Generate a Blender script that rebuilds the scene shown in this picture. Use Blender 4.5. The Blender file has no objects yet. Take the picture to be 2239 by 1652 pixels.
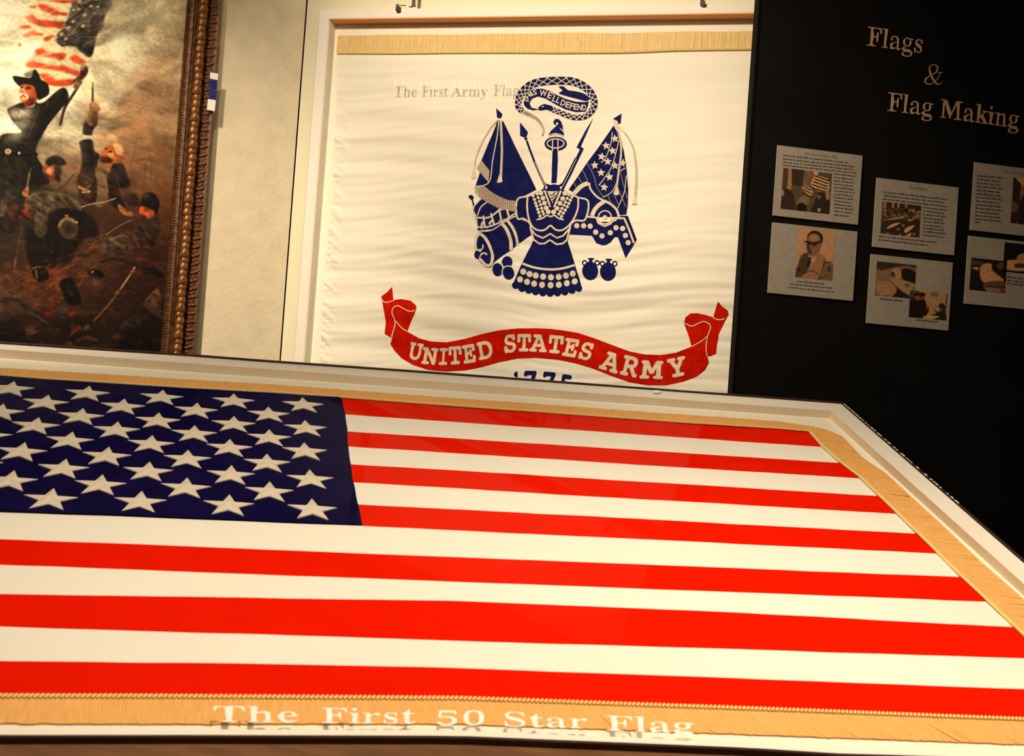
import bpy, bmesh, math, random
import numpy as np
from mathutils import Vector, Matrix, noise
from mathutils.geometry import delaunay_2d_cdt
random.seed(7)
sc = bpy.context.scene
COL = sc.collection
EYE = 1.6
# ------------------------------------------------------------------ camera
W, H = 2239, 1652
F = 2862.80
PITCH, ROLL = 0.01556, 0.07202
def rz(a): c, s = math.cos(a), math.sin(a); return np.array([[c, -s, 0], [s, c, 0], [0, 0, 1.]])
def rx(a): c, s = math.cos(a), math.sin(a); return np.array([[1, 0, 0], [0, c, -s], [0, s, c]])
MW = rz(ROLL) @ np.array([[1, 0, 0], [0, 0, -1], [0, 1, 0.]]) @ rx(-PITCH)   # world -> cv camera
cd = bpy.data.cameras.new('camera'); cam = bpy.data.objects.new('camera', cd); COL.objects.link(cam)
cd.sensor_fit = 'HORIZONTAL'; cd.sensor_width = 36; cd.lens = 36 * F / W; cd.clip_start = .05
R = MW.T
mw = Matrix.Identity(4)
for i in range(3):
    mw[i][0], mw[i][1], mw[i][2] = R[i, 0], -R[i, 1], -R[i, 2]
mw.translation = (0, 0, EYE)
cam.matrix_world = mw
cd.dof.use_dof = True; cd.dof.focus_distance = 3.9; cd.dof.aperture_fstop = 9.0
sc.camera = cam
sc.view_settings.view_transform = 'Standard'; sc.view_settings.look = 'None'
sc.view_settings.gamma = 1; sc.view_settings.exposure = -0.05; sc.view_settings.use_curve_mapping = False
sc.cycles.use_denoising = True
sc.cycles.max_bounces = 8; sc.cycles.transparent_max_bounces = 12
w = bpy.data.worlds.new('world'); sc.world = w; w.use_nodes = True
w.node_tree.nodes['Background'].inputs[0].default_value = (1, .8, .55, 1)
w.node_tree.nodes['Background'].inputs[1].default_value = 0.0
# ------------------------------------------------------------------ lights (ceiling track spots, plus added unseen fills)
def spot(name, loc, target, power, size, blend, col, rad=.04):
    l = bpy.data.lights.new(name, 'SPOT'); l.energy = power; l.spot_size = math.radians(size); l.spot_blend = blend
    l.color = col; l.shadow_soft_size = rad
    o = bpy.data.objects.new(name, l); COL.objects.link(o); o.location = loc
    o.rotation_euler = (Vector(target) - Vector(loc)).to_track_quat('-Z', 'Y').to_euler()
def area(name, loc, target, power, sx, sy, col):
    l = bpy.data.lights.new(name, 'AREA'); l.shape = 'RECTANGLE'; l.size = sx; l.size_y = sy; l.energy = power; l.color = col
    o = bpy.data.objects.new(name, l); COL.objects.link(o); o.location = loc
    o.rotation_euler = (Vector(target) - Vector(loc)).to_track_quat('-Z', 'Y').to_euler()
WARM = (1.0, .845, .62)
spot('flag_spot', (-.85, 2.5, 3.55), (.08, 4.5, 2.60), 240, 70, 1.0, WARM, .09)
spot('flag_right_fill', (-.75, 2.5, 3.55), (.80, 4.25, 1.70), 125, 46, 1.0, WARM, .12)  # added second lamp, brightens the flag's right side
spot('painting_spot', (-1.3, 1.8, 3.5), (-1.55, 4.15, 1.9), 470, 54, 1.0, WARM, .06)
spot('table_spot', (.15, 1.15, 3.5), (.30, 1.9, 1.1), 200, 88, 1.0, WARM, .10)
spot('table_far_spot', (1.2, 1.9, 3.5), (.95, 2.5, 1.4), 125, 60, 1.0, WARM, .10)
spot('table_left_fill', (-1.1, 1.9, 3.5), (-.75, 2.75, 1.45), 52, 64, 1.0, WARM, .10)  # added fill for the dim left end of the table case
area('ceiling_fill', (0, .6, 3.5), (-.2, 1.2, 0), 48, 3.0, 3.0, (1, .84, .60))  # added broad fill, not one of the track spots

# ------------------------------------------------------------------ helpers
def ray(px, py):
    v = np.array([(px - W / 2) / F, (py - H / 2) / F, 1.0]); return MW.T @ v
class Plane:
    """a flat surface of the room: origin O (relative to eye), axes U right, V up, N towards the viewer"""
    def __init__(s, O, U, V):
        s.O = np.array(O, float); s.U = np.array(U, float); s.V = np.array(V, float); s.N = np.cross(s.U, s.V)
    def loc(s, px, py, n=0.0):
        r = ray(px, py); t = ((s.O + s.N * n) @ s.N) / (r @ s.N); P = r * t - s.O
        return float(P @ s.U), float(P @ s.V)
    def pix(s, u, v, n=0.0):
        X = MW @ (s.O + s.U * u + s.V * v + s.N * n); return W / 2 + F * X[0] / X[2], H / 2 + F * X[1] / X[2]
    def mat(s, b=(0, 0, 0)):
        m = Matrix.Identity(4); p = s.O + s.U * b[0] + s.V * b[1] + s.N * b[2]
        for i in range(3):
            m[i][0], m[i][1], m[i][2], m[i][3] = s.U[i], s.V[i], s.N[i], p[i]
        m[2][3] += EYE
        return m
def dirv(a): return np.array([math.cos(a), math.sin(a), 0])
UP = np.array([0, 0, 1.])
TY, TT = 0.219245, 0.348301
PT = Plane((0, 3.239935, -.026651), dirv(TY), math.cos(TT) * np.array([-math.sin(TY), math.cos(TY), 0]) + math.sin(TT) * UP)
PF = Plane((0, 4.5, 0), dirv(-0.28656), UP)
PB = Plane((0, 3.73217, 0), dirv(0.23302), UP)
PL = Plane((-0.84715, 4.75484, 0), dirv(math.radians(28)), UP)

def lin(c): return tuple(((x / 255) / 12.92 if x / 255 <= .04045 else ((x / 255 + .055) / 1.055) ** 2.4) for x in c)
def mat(name, col, rough=.75, metal=0.0, nscale=0, namt=0, bump=0, bscale=200, bdist=.001, spec=.3, aniso=None, col2=None):
    m = bpy.data.materials.new(name); m.use_nodes = True; nt = m.node_tree; b = nt.nodes['Principled BSDF']
    b.inputs['Base Color'].default_value = (*col, 1); b.inputs['Roughness'].default_value = rough; b.inputs['Metallic'].default_value = metal
    b.inputs['Specular IOR Level'].default_value = spec
    tc = nt.nodes.new('ShaderNodeTexCoord'); mp = nt.nodes.new('ShaderNodeMapping'); nt.links.new(tc.outputs['Object'], mp.inputs[0])
    if aniso: mp.inputs['Scale'].default_value = aniso
    if nscale:
        n = nt.nodes.new('ShaderNodeTexNoise'); n.inputs['Scale'].default_value = nscale; n.inputs['Detail'].default_value = 6
        nt.links.new(mp.outputs[0], n.inputs[0])
        mx = nt.nodes.new('ShaderNodeMixRGB'); c2 = col2 or tuple(x * (1 - namt) for x in col)
        mx.inputs[1].default_value = (*col, 1); mx.inputs[2].default_value = (*c2, 1)
        rp = nt.nodes.new('ShaderNodeValToRGB'); rp.color_ramp.elements[0].position = .35; rp.color_ramp.elements[1].position = .65
        nt.links.new(n.outputs[0], rp.inputs[0]); nt.links.new(rp.outputs[0], mx.inputs[0]); nt.links.new(mx.outputs[0], b.inputs['Base Color'])
    if bump:
        n2 = nt.nodes.new('ShaderNodeTexNoise'); n2.inputs['Scale'].default_value = bscale; n2.inputs['Detail'].default_value = 4
        nt.links.new(mp.outputs[0], n2.inputs[0])
        bp = nt.nodes.new('ShaderNodeBump'); bp.inputs['Strength'].default_value = bump; bp.inputs['Distance'].default_value = bdist
        nt.links.new(n2.outputs[0], bp.inputs['Height']); nt.links.new(bp.outputs[0], b.inputs['Normal'])
    return m
def glassmat(name, refl=.06, tint=(1, 1, 1), rough=.015):
    m = bpy.data.materials.new(name); m.use_nodes = True; nt = m.node_tree; nt.nodes.clear()
    o = nt.nodes.new('ShaderNodeOutputMaterial'); mx = nt.nodes.new('ShaderNodeMixShader')
    t = nt.nodes.new('ShaderNodeBsdfTransparent'); t.inputs[0].default_value = (*tint, 1)
    g = nt.nodes.new('ShaderNodeBsdfGlossy'); g.inputs['Roughness'].default_value = rough
    fr = nt.nodes.new('ShaderNodeFresnel'); fr.inputs[0].default_value = 1.3
    ml = nt.nodes.new('ShaderNodeMath'); ml.operation = 'MULTIPLY'; ml.inputs[1].default_value = refl
    nt.links.new(fr.outputs[0], ml.inputs[0]); nt.links.new(ml.outputs[0], mx.inputs[0])
    nt.links.new(t.outputs[0], mx.inputs[1]); nt.links.new(g.outputs[0], mx.inputs[2]); nt.links.new(mx.outputs[0], o.inputs[0])
    return m
M = dict(
    plaster=mat('plaster_textured', (.80, .68, .48), .9, nscale=14, namt=.10, bump=.42, bscale=60, bdist=.005),
    plaster2=mat('plaster_smooth', (.84, .77, .56), .85, bump=.08, bscale=90, bdist=.002),
    black=mat('black_wall_paint', (.0060, .0052, .0040), .8, spec=.12, nscale=6, namt=.25, bump=.1, bscale=150),
    board=mat('grey_card', (.43, .37, .30), .8, spec=.1, nscale=60, namt=.12),
    ink=mat('printed_ink', (.075, .066, .062), .9, spec=.1),
    letter=mat('cut_letter', (.62, .40, .24), .7, spec=.1),
    white=mat('painted_case_white', (.93, .85, .75), .6, nscale=5, namt=.04),
    mat=mat('mat_board', (.90, .84, .70), .85),
    inner=mat('case_lining', (.86, .72, .55), .8, nscale=9, namt=.06),
    cloth=mat('cream_flag_cloth', (.90, .83, .70), .85, bump=.12, bscale=500, bdist=.001, spec=.1),
    patch=mat('patch_cloth', (.90, .85, .73), .85),
    navy=mat('navy_embroidery', (.010, .013, .10), .9, nscale=40, namt=.35, spec=.03, bump=.3, bscale=400),
    tan=mat('cream_thread', (.80, .68, .50), .8, spec=.1, nscale=300, namt=.15),
    tan2=mat('brown_thread', (.36, .25, .19), .85, spec=.1, nscale=200, namt=.35),
    red=mat('red_embroidery', (.62, .010, .001), .9, nscale=30, namt=.25, spec=.0, aniso=(4, 1, 1), bump=.2, bscale=400),
    gold=mat('gold_fringe', (.86, .60, .24), .6, nscale=60, namt=.22, aniso=(10, .6, 1), spec=.3),
    goldc=mat('gold_cord', (.84, .66, .26), .5, spec=.4),
    gold2=mat('orange_gold_fringe', (.92, .47, .14), .8, nscale=50, namt=.18, aniso=(8, .5, 1), spec=.3),
    s_red=mat('red_stripe_cloth', (.80, .010, .0005), .9, nscale=12, namt=.06, spec=0, bump=.08, bscale=600),
    s_white=mat('white_stripe_cloth', (.90, .85, .76), .75, nscale=5, namt=.03, spec=.15, bump=.08, bscale=600),
    s_navy=mat('navy_canton_cloth', (.0075, .0050, .050), .9, nscale=10, namt=.3, spec=.0, bump=.15, bscale=500),
    star=mat('star_thread', (.80, .70, .56), .55, spec=.25, nscale=250, namt=.12, bump=.35, bscale=350, aniso=(1, 4, 1)),
    wood=mat('brown_case_wood', (.20, .085, .034), .6, nscale=9, namt=.35, aniso=(1, 6, 6)),
    edge=mat('dark_cover_edge', (.045, .018, .016), .35),
    frame=mat('bronze_gilt', (.34, .13, .040), .42, .45, nscale=45, namt=.65, spec=.4, bump=.4, bscale=160, bdist=.002),
    frame_d=mat('dark_bronze', (.15, .055, .018), .5, .4, nscale=60, namt=.7, spec=.4, bump=.5, bscale=160, bdist=.002),
    lettering=mat('white_vinyl', (.97, .95, .90), .6),
    lettering_f=None, strap=mat('dark_strap', (.10, .085, .065), .6),
    chrome=mat('chrome', (.8, .75, .7), .15, 1.0),
    clipm=mat('dark_clip', (.045, .028, .016), .5),
    blue=mat('tag_blue', (.015, .03, .22), .5, nscale=30, namt=.7),
    tagw=mat('tag_white', (.92, .85, .80), .6),
    floor=mat('floor_carpet', (.10, .07, .045), .95, nscale=40, namt=.3),
    ceil=mat('ceiling_paint', (.12, .09, .06), .95),
    glass=glassmat('clear_acrylic', .02, rough=.35), glass2=glassmat('clear_acrylic_table', .014))

def frosted(name):
    m = mat(name, (.97, .95, .90), .6); nt = m.node_tree; b = nt.nodes['Principled BSDF']; b.inputs['Alpha'].default_value = .62
    return m
M['lettering_f'] = frosted('frosted_lettering')
def link(name, verts, faces, m, plane=None, parent=None, base=(0, 0, 0), smooth=False, world=False):
    """verts in plane coordinates (u, v, n), base subtracted"""
    me = bpy.data.meshes.new(name)
    bb = parent['_b'] if parent is not None else base
    bx, by, bz = bb
    me.from_pydata([(a - bx, b - by, c - bz) for a, b, c in verts], [], faces); me.update()
    if m is not None: me.materials.append(m)
    if smooth:
        for p in me.polygons: p.use_smooth = True
    o = bpy.data.objects.new(name, me); COL.objects.link(o)
    if parent is not None:
        o.parent = parent; o['_b'] = list(bb)
    else:
        if plane is not None: o.matrix_world = plane.mat(base)
        else: o.location = base
        o['_b'] = list(base)
    return o
def thing(name, label, cat, plane, base, group=None):
    o = bpy.data.objects.new(name, None); COL.objects.link(o); o.empty_display_size = .05
    if plane is not None: o.matrix_world = plane.mat(base)
    else: o.location = base
    o['_b'] = list(base); o['label'] = label; o['category'] = cat
    if group: o['group'] = group
    return o
def tag(o, label, cat, group=None):
    o['label'] = label; o['category'] = cat
    if group: o['group'] = group
    return o
def box(u0, u1, v0, v1, n0, n1):
    vs = [(u, v, n) for n in (n0, n1) for v in (v0, v1) for u in (u0, u1)]
    return vs, [(0, 2, 3, 1), (4, 5, 7, 6), (0, 1, 5, 4), (2, 6, 7, 3), (0, 4, 6, 2), (1, 3, 7, 5)]
class MB:
    def __init__(s): s.v = []; s.f = []
    def add(s, vs, fs):
        k = len(s.v); s.v += list(vs); s.f += [tuple(i + k for i in f) for f in fs]
    def box(s, *a): s.add(*box(*a))
def catmull(pts, closed=True, sub=4):
    n = len(pts); out = []
    rng = range(n) if closed else range(n - 1)
    for i in rng:
        if closed: p0, p1, p2, p3 = pts[(i - 1) % n], pts[i], pts[(i + 1) % n], pts[(i + 2) % n]
        else: p0, p1, p2, p3 = pts[max(i - 1, 0)], pts[i], pts[i + 1], pts[min(i + 2, n - 1)]
        for k in range(sub):
            t = k / sub
            out.append(tuple(.5 * (2 * p1[j] + (p2[j] - p0[j]) * t + (2 * p0[j] - 5 * p1[j] + 4 * p2[j] - p3[j]) * t * t + (3 * p1[j] - p0[j] - 3 * p2[j] + p3[j]) * t ** 3) for j in (0, 1)))
    if not closed: out.append(tuple(pts[-1]))
    return out
def fill_uv(loop, cell=None):
    """triangulate one uv loop, with interior grid points when cell is given"""
    S = 50.0; vs = []
    for p in loop:
        q = Vector(p) * S
        if not vs or (q - vs[-1]).length > .004: vs.append(q)
    if (vs[0] - vs[-1]).length < .004: vs.pop()
    n = len(vs)
    if cell:
        c = cell * S; out = []
        for i in range(n):
            a, b = vs[i], vs[(i + 1) % n]; k = max(1, int((b - a).length / c))
            for j in range(k): out.append(a.lerp(b, j / k))
        vs = out; n = len(vs)
        bx = np.array([(p.x, p.y) for p in vs]); nx = np.roll(bx, -1, 0)
        gx, gy = np.meshgrid(np.arange(bx[:, 0].min() + c * .51, bx[:, 0].max(), c), np.arange(bx[:, 1].min() + c * .53, bx[:, 1].max(), c))
        gx = gx.ravel(); gy = gy.ravel(); ins = np.zeros(len(gx), bool); dm = np.full(len(gx), 1e9)
        for (x0, y0), (x1, y1) in zip(bx, nx):
            dm = np.minimum(dm, np.hypot(gx - x0, gy - y0))
            L2 = (x1 - x0) ** 2 + (y1 - y0) ** 2 + 1e-12; t = np.clip(((gx - x0) * (x1 - x0) + (gy - y0) * (y1 - y0)) / L2, 0, 1)
            dm = np.minimum(dm, np.hypot(gx - x0 - t * (x1 - x0), gy - y0 - t * (y1 - y0)))
            ins ^= ((y0 > gy) != (y1 > gy)) & (gx < (x1 - x0) * (gy - y0) / (y1 - y0 + 1e-15) + x0)
        for x, y in zip(gx[ins & (dm > .3 * c)], gy[ins & (dm > .3 * c)]): vs.append(Vector((float(x), float(y))))
    r = delaunay_2d_cdt(vs, [], [list(range(n))], 1, 1e-5)
    return [(p[0] / S, p[1] / S) for p in r[0]], [tuple(f) for f in r[2]]
def shape(mb, plane, px, n, thick=0, disp=None, cell=None, off=0.0, base_n=None):
    """a flat piece outlined in the photo's pixels, laid on plane at height n (+disp), with side walls going down by thick"""
    loop = [plane.loc(x, y, n) for x, y in px]
    vs, fs = fill_uv(loop, cell)
    z = (lambda u, v: n + (disp(u, v) if disp else 0) + off)
    fs2 = []
    for f in fs:
        a = 0
        for i in range(len(f)):
            p, q = vs[f[i]], vs[f[(i + 1) % len(f)]]; a += p[0] * q[1] - p[1] * q[0]
        fs2.append(f if a > 0 else f[::-1])
    V3 = [(u, v, z(u, v)) for u, v in vs]
    if thick:
        from collections import Counter
        ec = {}
        for f in fs2:
            for i in range(len(f)):
                e = (f[i], f[(i + 1) % len(f)]); ec[e] = ec.get(e, 0) + 1
        bd = [e for e in ec if (e[1], e[0]) not in ec]; mp = {}
        for e in bd:
            for k in e:
                if k not in mp:
                    mp[k] = len(V3); a = V3[k]; V3.append((a[0], a[1], a[2] - thick))
        fs2 = fs2 + [(e[1], e[0], mp[e[0]], mp[e[1]]) for e in bd]
    mb.add(V3, fs2)
def stroke(mb, plane, pts, w, n, disp=None, off=0.0, smooth=True, w2=None, cell=.012, closed=False):
    """a ribbon along a pixel polyline"""
    if smooth and len(pts) > 2: pts = catmull(pts, closed, 5)
    if closed: pts = pts + [pts[0]]
    uv0 = [plane.loc(x, y, n) for x, y in pts]
    P = [pts[0]]
    for i in range(1, len(pts)):
        L = math.hypot(uv0[i][0] - uv0[i - 1][0], uv0[i][1] - uv0[i - 1][1]); k = max(1, int(L / cell))
        for j in range(1, k + 1): t = j / k; P.append((pts[i - 1][0] * (1 - t) + pts[i][0] * t, pts[i - 1][1] * (1 - t) + pts[i][1] * t))
    vs = []; N_ = len(P)
    for i, p in enumerate(P):
        a = P[max(i - 1, 0)]; b = P[min(i + 1, N_ - 1)]
        if closed and i in (0, N_ - 1): a, b = P[-2], P[1]
        dx, dy = b[0] - a[0], b[1] - a[1]; L = math.hypot(dx, dy) or 1
        ww = (w if w2 is None else w + (w2 - w) * i / (N_ - 1)) / 2
        for s in (-1, 1):
            u, v = plane.loc(p[0] - dy / L * ww * s, p[1] + dx / L * ww * s, n)
            vs.append((u, v, n + (disp(u, v) if disp else 0) + off))
    mb.add(vs, [(2 * i, 2 * i + 1, 2 * i + 3, 2 * i + 2) for i in range(N_ - 1)])
def ell(cx, cy, a, b, rot=0, k=18, a0=0, a1=360):
    r = math.radians(rot); out = []
    for i in range(k + (a1 - a0 < 360)):
        t = math.radians(a0 + (a1 - a0) * i / k); x, y = a * math.cos(t), b * math.sin(t)
        out.append((cx + x * math.cos(r) - y * math.sin(r), cy + x * math.sin(r) + y * math.cos(r)))
    return out
# glyphs: outlines of the built-in font (its mathematical bold / monospace ranges are serif and slab serif)
def glyph_text(s, style):
    o = ''
    for ch in s:
        if style == 'serif':
            if 'A' <= ch <= 'Z': ch = chr(0x1D400 + ord(ch) - 65)
            elif 'a' <= ch <= 'z': ch = chr(0x1D41A + ord(ch) - 97)
            elif '0' <= ch <= '9': ch = chr(0x1D7CE + ord(ch) - 48)
        elif style == 'slab':
            if 'A' <= ch <= 'Z': ch = chr(0x1D670 + ord(ch) - 65)
            elif '0' <= ch <= '9': ch = chr(0x1D7F6 + ord(ch) - 48)
        o += ch
    return o
_gc = {}
def glyph(s, style, offset=0.0, spacing=1.0, wt=.45):
    k = (s, style, offset, spacing, wt)
    if k in _gc: return _gc[k]
    c = bpy.data.curves.new('t', 'FONT'); c.body = glyph_text(s, style); c.offset = offset; c.resolution_u = 3; c.space_character = spacing
    o = bpy.data.objects.new('t', c); COL.objects.link(o); bpy.context.view_layer.update()
    dg = bpy.context.evaluated_depsgraph_get()
    me = bpy.data.meshes.new_from_object(o.evaluated_get(dg))
    v = [(a.co.x, a.co.y) for a in me.vertices]; f = [tuple(p.vertices) for p in me.polygons]
    if style == 'serif': v, f = thin(v, f, wt)
    bpy.data.objects.remove(o); bpy.data.curves.remove(c); bpy.data.meshes.remove(me)
    _gc[k] = (v, f); return _gc[k]
def thin(v, f, k=.55, tmin=.045):
    es = {(q[i], q[(i + 1) % len(q)]) for q in f for i in range(len(q))}
    A = sum((v[q[1]][0] - v[q[0]][0]) * (v[q[2]][1] - v[q[0]][1]) - (v[q[2]][0] - v[q[0]][0]) * (v[q[1]][1] - v[q[0]][1]) for q in f)
    bd = [e for e in es if (e[1], e[0]) not in es]
    if A < 0: bd = [(b, a) for a, b in bd]
    P = np.array(v); a = np.array([e[0] for e in bd]); b = np.array([e[1] for e in bd]); PA_, PB_ = P[a], P[b]
    d = PB_ - PA_; ln = np.hypot(d[:, 0], d[:, 1])[:, None] + 1e-12; nrm = np.c_[-d[:, 1], d[:, 0]] / ln   # left = inward
    N = np.zeros_like(P)
    for i in range(len(bd)): N[a[i]] += nrm[i]; N[b[i]] += nrm[i]
    out = P.copy()
    for i in set(a.tolist()) | set(b.tolist()):
        n = N[i]; L = math.hypot(*n)
        if L < .3: continue
        n = n / L; o = P[i] + n * 1e-4; best = 9
        den = n[0] * -d[:, 1] + n[1] * d[:, 0]
        w_ = PA_ - o
        with np.errstate(divide='ignore', invalid='ignore'):
            t = (w_[:, 0] * -d[:, 1] + w_[:, 1] * d[:, 0]) / den; s_ = (n[0] * w_[:, 1] - n[1] * w_[:, 0]) / den
        ok = np.isfinite(t) & (t > 1e-3) & (s_ >= -1e-4) & (s_ <= 1.0001)
        if ok.any(): best = t[ok].min()
        if best > .2: continue
        m = max(0, (best - tmin)) * (1 - k) / 2
        out[i] += n * m * np.array([1, .35])
    return [tuple(p) for p in out], f
def put_glyph(mb, plane, v, f, fn, n, thick=0, disp=None, off=0.0):
    P = [plane.loc(*fn(x, y), n) for x, y in v]
    if disp:                                     # cut into small pieces so it follows the cloth
        bm = bmesh.new(); bv = [bm.verts.new((a, b, 0)) for a, b in P]
        for q in f:
            try: bm.faces.new([bv[k] for k in q])
            except ValueError: pass
        for ax in (0, 1):
            lo, hi = min(p[ax] for p in P), max(p[ax] for p in P); x = lo + .006
            while x < hi:
                co = [0, 0, 0]; no = [0, 0, 0]; co[ax] = x; no[ax] = 1
                bmesh.ops.bisect_plane(bm, geom=bm.verts[:] + bm.edges[:] + bm.faces[:], plane_co=co, plane_no=no, dist=1e-6); x += .006
        bm.verts.index_update(); P = [(q.co.x, q.co.y) for q in bm.verts]; f = [tuple(k.index for k in q.verts) for q in bm.faces]; bm.free()
    V3 = [(a, b, n + off + (disp(a, b) if disp else 0)) for a, b in P]; F2 = []
    for q in f:
        A = sum(P[q[i]][0] * P[q[(i + 1) % len(q)]][1] - P[q[i]][1] * P[q[(i + 1) % len(q)]][0] for i in range(len(q)))
        F2.append(q if A > 0 else q[::-1])
    if thick:
        es = {(q[i], q[(i + 1) % len(q)]) for q in F2 for i in range(len(q))}
        mp = {}
        for e in [e for e in es if (e[1], e[0]) not in es]:
            for k in e:
                if k not in mp: mp[k] = len(V3); a = V3[k]; V3.append((a[0], a[1], a[2] - thick))
            F2.append((e[1], e[0], mp[e[0]], mp[e[1]]))
    mb.add(V3, F2)
def comps(v, f):
    """split a word's outline mesh into letters (a dot stays with its stem)"""
    comp = list(range(len(v)))
    def find(a):
        while comp[a] != a: comp[a] = comp[comp[a]]; a = comp[a]
        return a
    for q in f:
        for k in q[1:]: comp[find(k)] = find(q[0])
    groups = {}
    for q in f: groups.setdefault(find(q[0]), []).append(q)
    items = []
    for g in groups.values():
        ids = sorted({k for q in g for k in q}); a = min(v[k][0] for k in ids); b = max(v[k][0] for k in ids)
        for it in items:
            if min(b, it[1]) - max(a, it[0]) > .6 * min(b - a, it[1] - it[0]): it[2] += g; it[0] = min(it[0], a); it[1] = max(it[1], b); break
        else: items.append([a, b, list(g)])
    out = []
    for it in sorted(items, key=lambda i: i[0]):
        ids = sorted({k for q in it[2] for k in q}); mp = {k: i for i, k in enumerate(ids)}
        out.append(([v[k] for k in ids], [tuple(mp[k] for k in q) for q in it[2]]))
    return out
def word_parts(plane, s, x0, x1, y0, y1, cap, n, m, parent, lean=.075, wt=.45, thick=0, conv=None):
    v, f = glyph(s, 'serif', 0.0, 1.0, wt); a = min(p[0] for p in v); b = max(p[0] for p in v)
    def fn(x, y):
        t = (x - a) / (b - a); h = y / .69 * cap; return x0 + t * (x1 - x0) + lean * h, y0 + t * (y1 - y0) - h
    for vv, ff in comps(v, f):
        mb = MB(); put_glyph(mb, plane, vv, ff, fn, n, thick)
        link('letter', [conv(*q) for q in mb.v] if conv else mb.v, mb.f, m, None, parent)
def word(mb, plane, s, x0, x1, y0, y1, cap, n, style='serif', offset=0.0, lean=.075, spacing=1.0, capfont=.69, wt=.45, **kw):
    v, f = glyph(s, style, offset, spacing, wt)
    a = min(p[0] for p in v); b = max(p[0] for p in v)
    def fn(x, y):
        t = (x - a) / (b - a); h = y / capfont * cap
        return x0 + t * (x1 - x0) + lean * h, y0 + t * (y1 - y0) - h
    put_glyph(mb, plane, v, f, fn, n, **kw)
def char(mb, plane, s, cx, cy, w, h, rot, n, style='slab', offset=.02, lean=.07, **kw):
    v, f = glyph(s, style, offset)
    a = min(p[0] for p in v); b = max(p[0] for p in v); c = min(p[1] for p in v); d = max(p[1] for p in v)
    r = math.radians(rot)
    def fn(x, y):
        X = ((x - a) / (b - a) - .5) * w; Y = -((y - c) / (d - c) - .5) * h; X -= Y * lean
        return cx + X * math.cos(r) - Y * math.sin(r), cy + X * math.sin(r) + Y * math.cos(r)
    put_glyph(mb, plane, v, f, fn, n, **kw)
def struct(o): o['kind'] = 'structure'; return o
def interp(xs, ys, x):
    return float(np.interp(x, xs, ys))
def nz(x, y, s=0.0): return noise.noise(Vector((x, y, s)))

# ================================================================== room shell
FZ = -EYE; CZ = 2.05
struct(link('floor', *box(-5, 5, -3.5, 6.5, -.06, 0), M['floor']))
struct(link('ceiling', *box(-5, 5, -3.5, 6.5, EYE + CZ, EYE + CZ + .06), M['ceil']))
cl = -.8846 + .0015       # corner position on the flag wall
struct(link('wall_center', *box(-.879, 1.25, FZ, CZ, -.105, -.005), M['plaster2'], PF))
struct(link('wall_left', *box(-3.9, 0.0, FZ, CZ, -.1, 0), M['plaster'], PL))
struct(link('wall_right', *box(.68, 4.4, FZ, CZ, -.03, 0), M['black'], PB))
struct(link('trim_1', *box(.672, .68, FZ, CZ, -.032, .002), mat('black_metal_trim', (.005, .004, .003), .6, spec=.05), PB))
struct(link('wall_rear', *box(-5, 5, -3.56, -3.5, 0, EYE + CZ), M['ceil']))
struct(link('wall_far_left', *box(-5.06, -5, -3.5, 6.5, 0, EYE + CZ), M['ceil']))
struct(link('wall_far_right', *box(5, 5.06, -3.5, 6.5, 0, EYE + CZ), M['ceil']))
struct(link('baseboard_left', *box(-3.9, -.005, FZ, FZ + .12, 0, .014), M['edge'], PL))
struct(link('baseboard_right', *box(.68, 4.4, FZ, FZ + .12, 0, .014), M['edge'], PB))

# ================================================================== wall case with the army flag
case = thing('wall_display_case', 'shallow cream display case on the wall, its clear front lettered in white', 'display case', PF, (0, .56, 0))
FB = -.22; FT = 1.3060; FL = -.7600; FR = 1.08; FN = .058
link('frame_rail', *box(FL - .037, FL, FB - .037, FT + .031, 0, FN), M['white'], None, case)
link('frame_rail', *box(FR, FR + .037, FB - .037, FT + .031, 0, FN), M['white'], None, case)
link('frame_rail', *box(FL, FR, FT, FT + .031, 0, FN), M['white'], None, case)
link('frame_rail', *box(FL, FR, FB - .037, FB, 0, FN), M['white'], None, case)
link('soffit_shade', *box(FL + .001, FR, FT - .004, FT - .0005, .001, FN), mat('soffit_shade_brown', (.90, .42, .15), .85), None, case)  # underside of the top rail, its shade put in as brown colour
link('side_liner', *box(FL, FL + .002, FB, FT - .004, .001, FN - .004), M['mat'], None, case)
link('gap_shade_strip', *box(FL - .0395, FL - .037, FB, FT, 0, FN - .004), mat('gap_shade', (.10, .055, .035), .9), None, case)  # solid dark strip, the gap's shadow put in as colour
link('mat_board', *box(FL - .01, FR + .01, FB, FT, -.0045, 0), M['mat'], None, case)
pane = link('cover_pane', *box(FL, FR, FB, FT - .004, FN - .007, FN - .003), M['glass'], None, case)
nn = FN - .0024
for s, a, b, y0, y1, cp in (('The', 855.4, 904.3, 193.6, 193.2, 23), ('First', 915, 971.4, 193.2, 193, 23), ('Army', 979, 1057, 193, 192.6, 23.5), ('Flag', 1070, 1125, 191.6, 191.2, 24)):
    word_parts(PF, s, a, b, y0, y1, cp, nn, M['lettering_f'], pane, lean=.05, wt=.40, thick=.0006)
pane['label'] = 'clear front pane'

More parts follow.
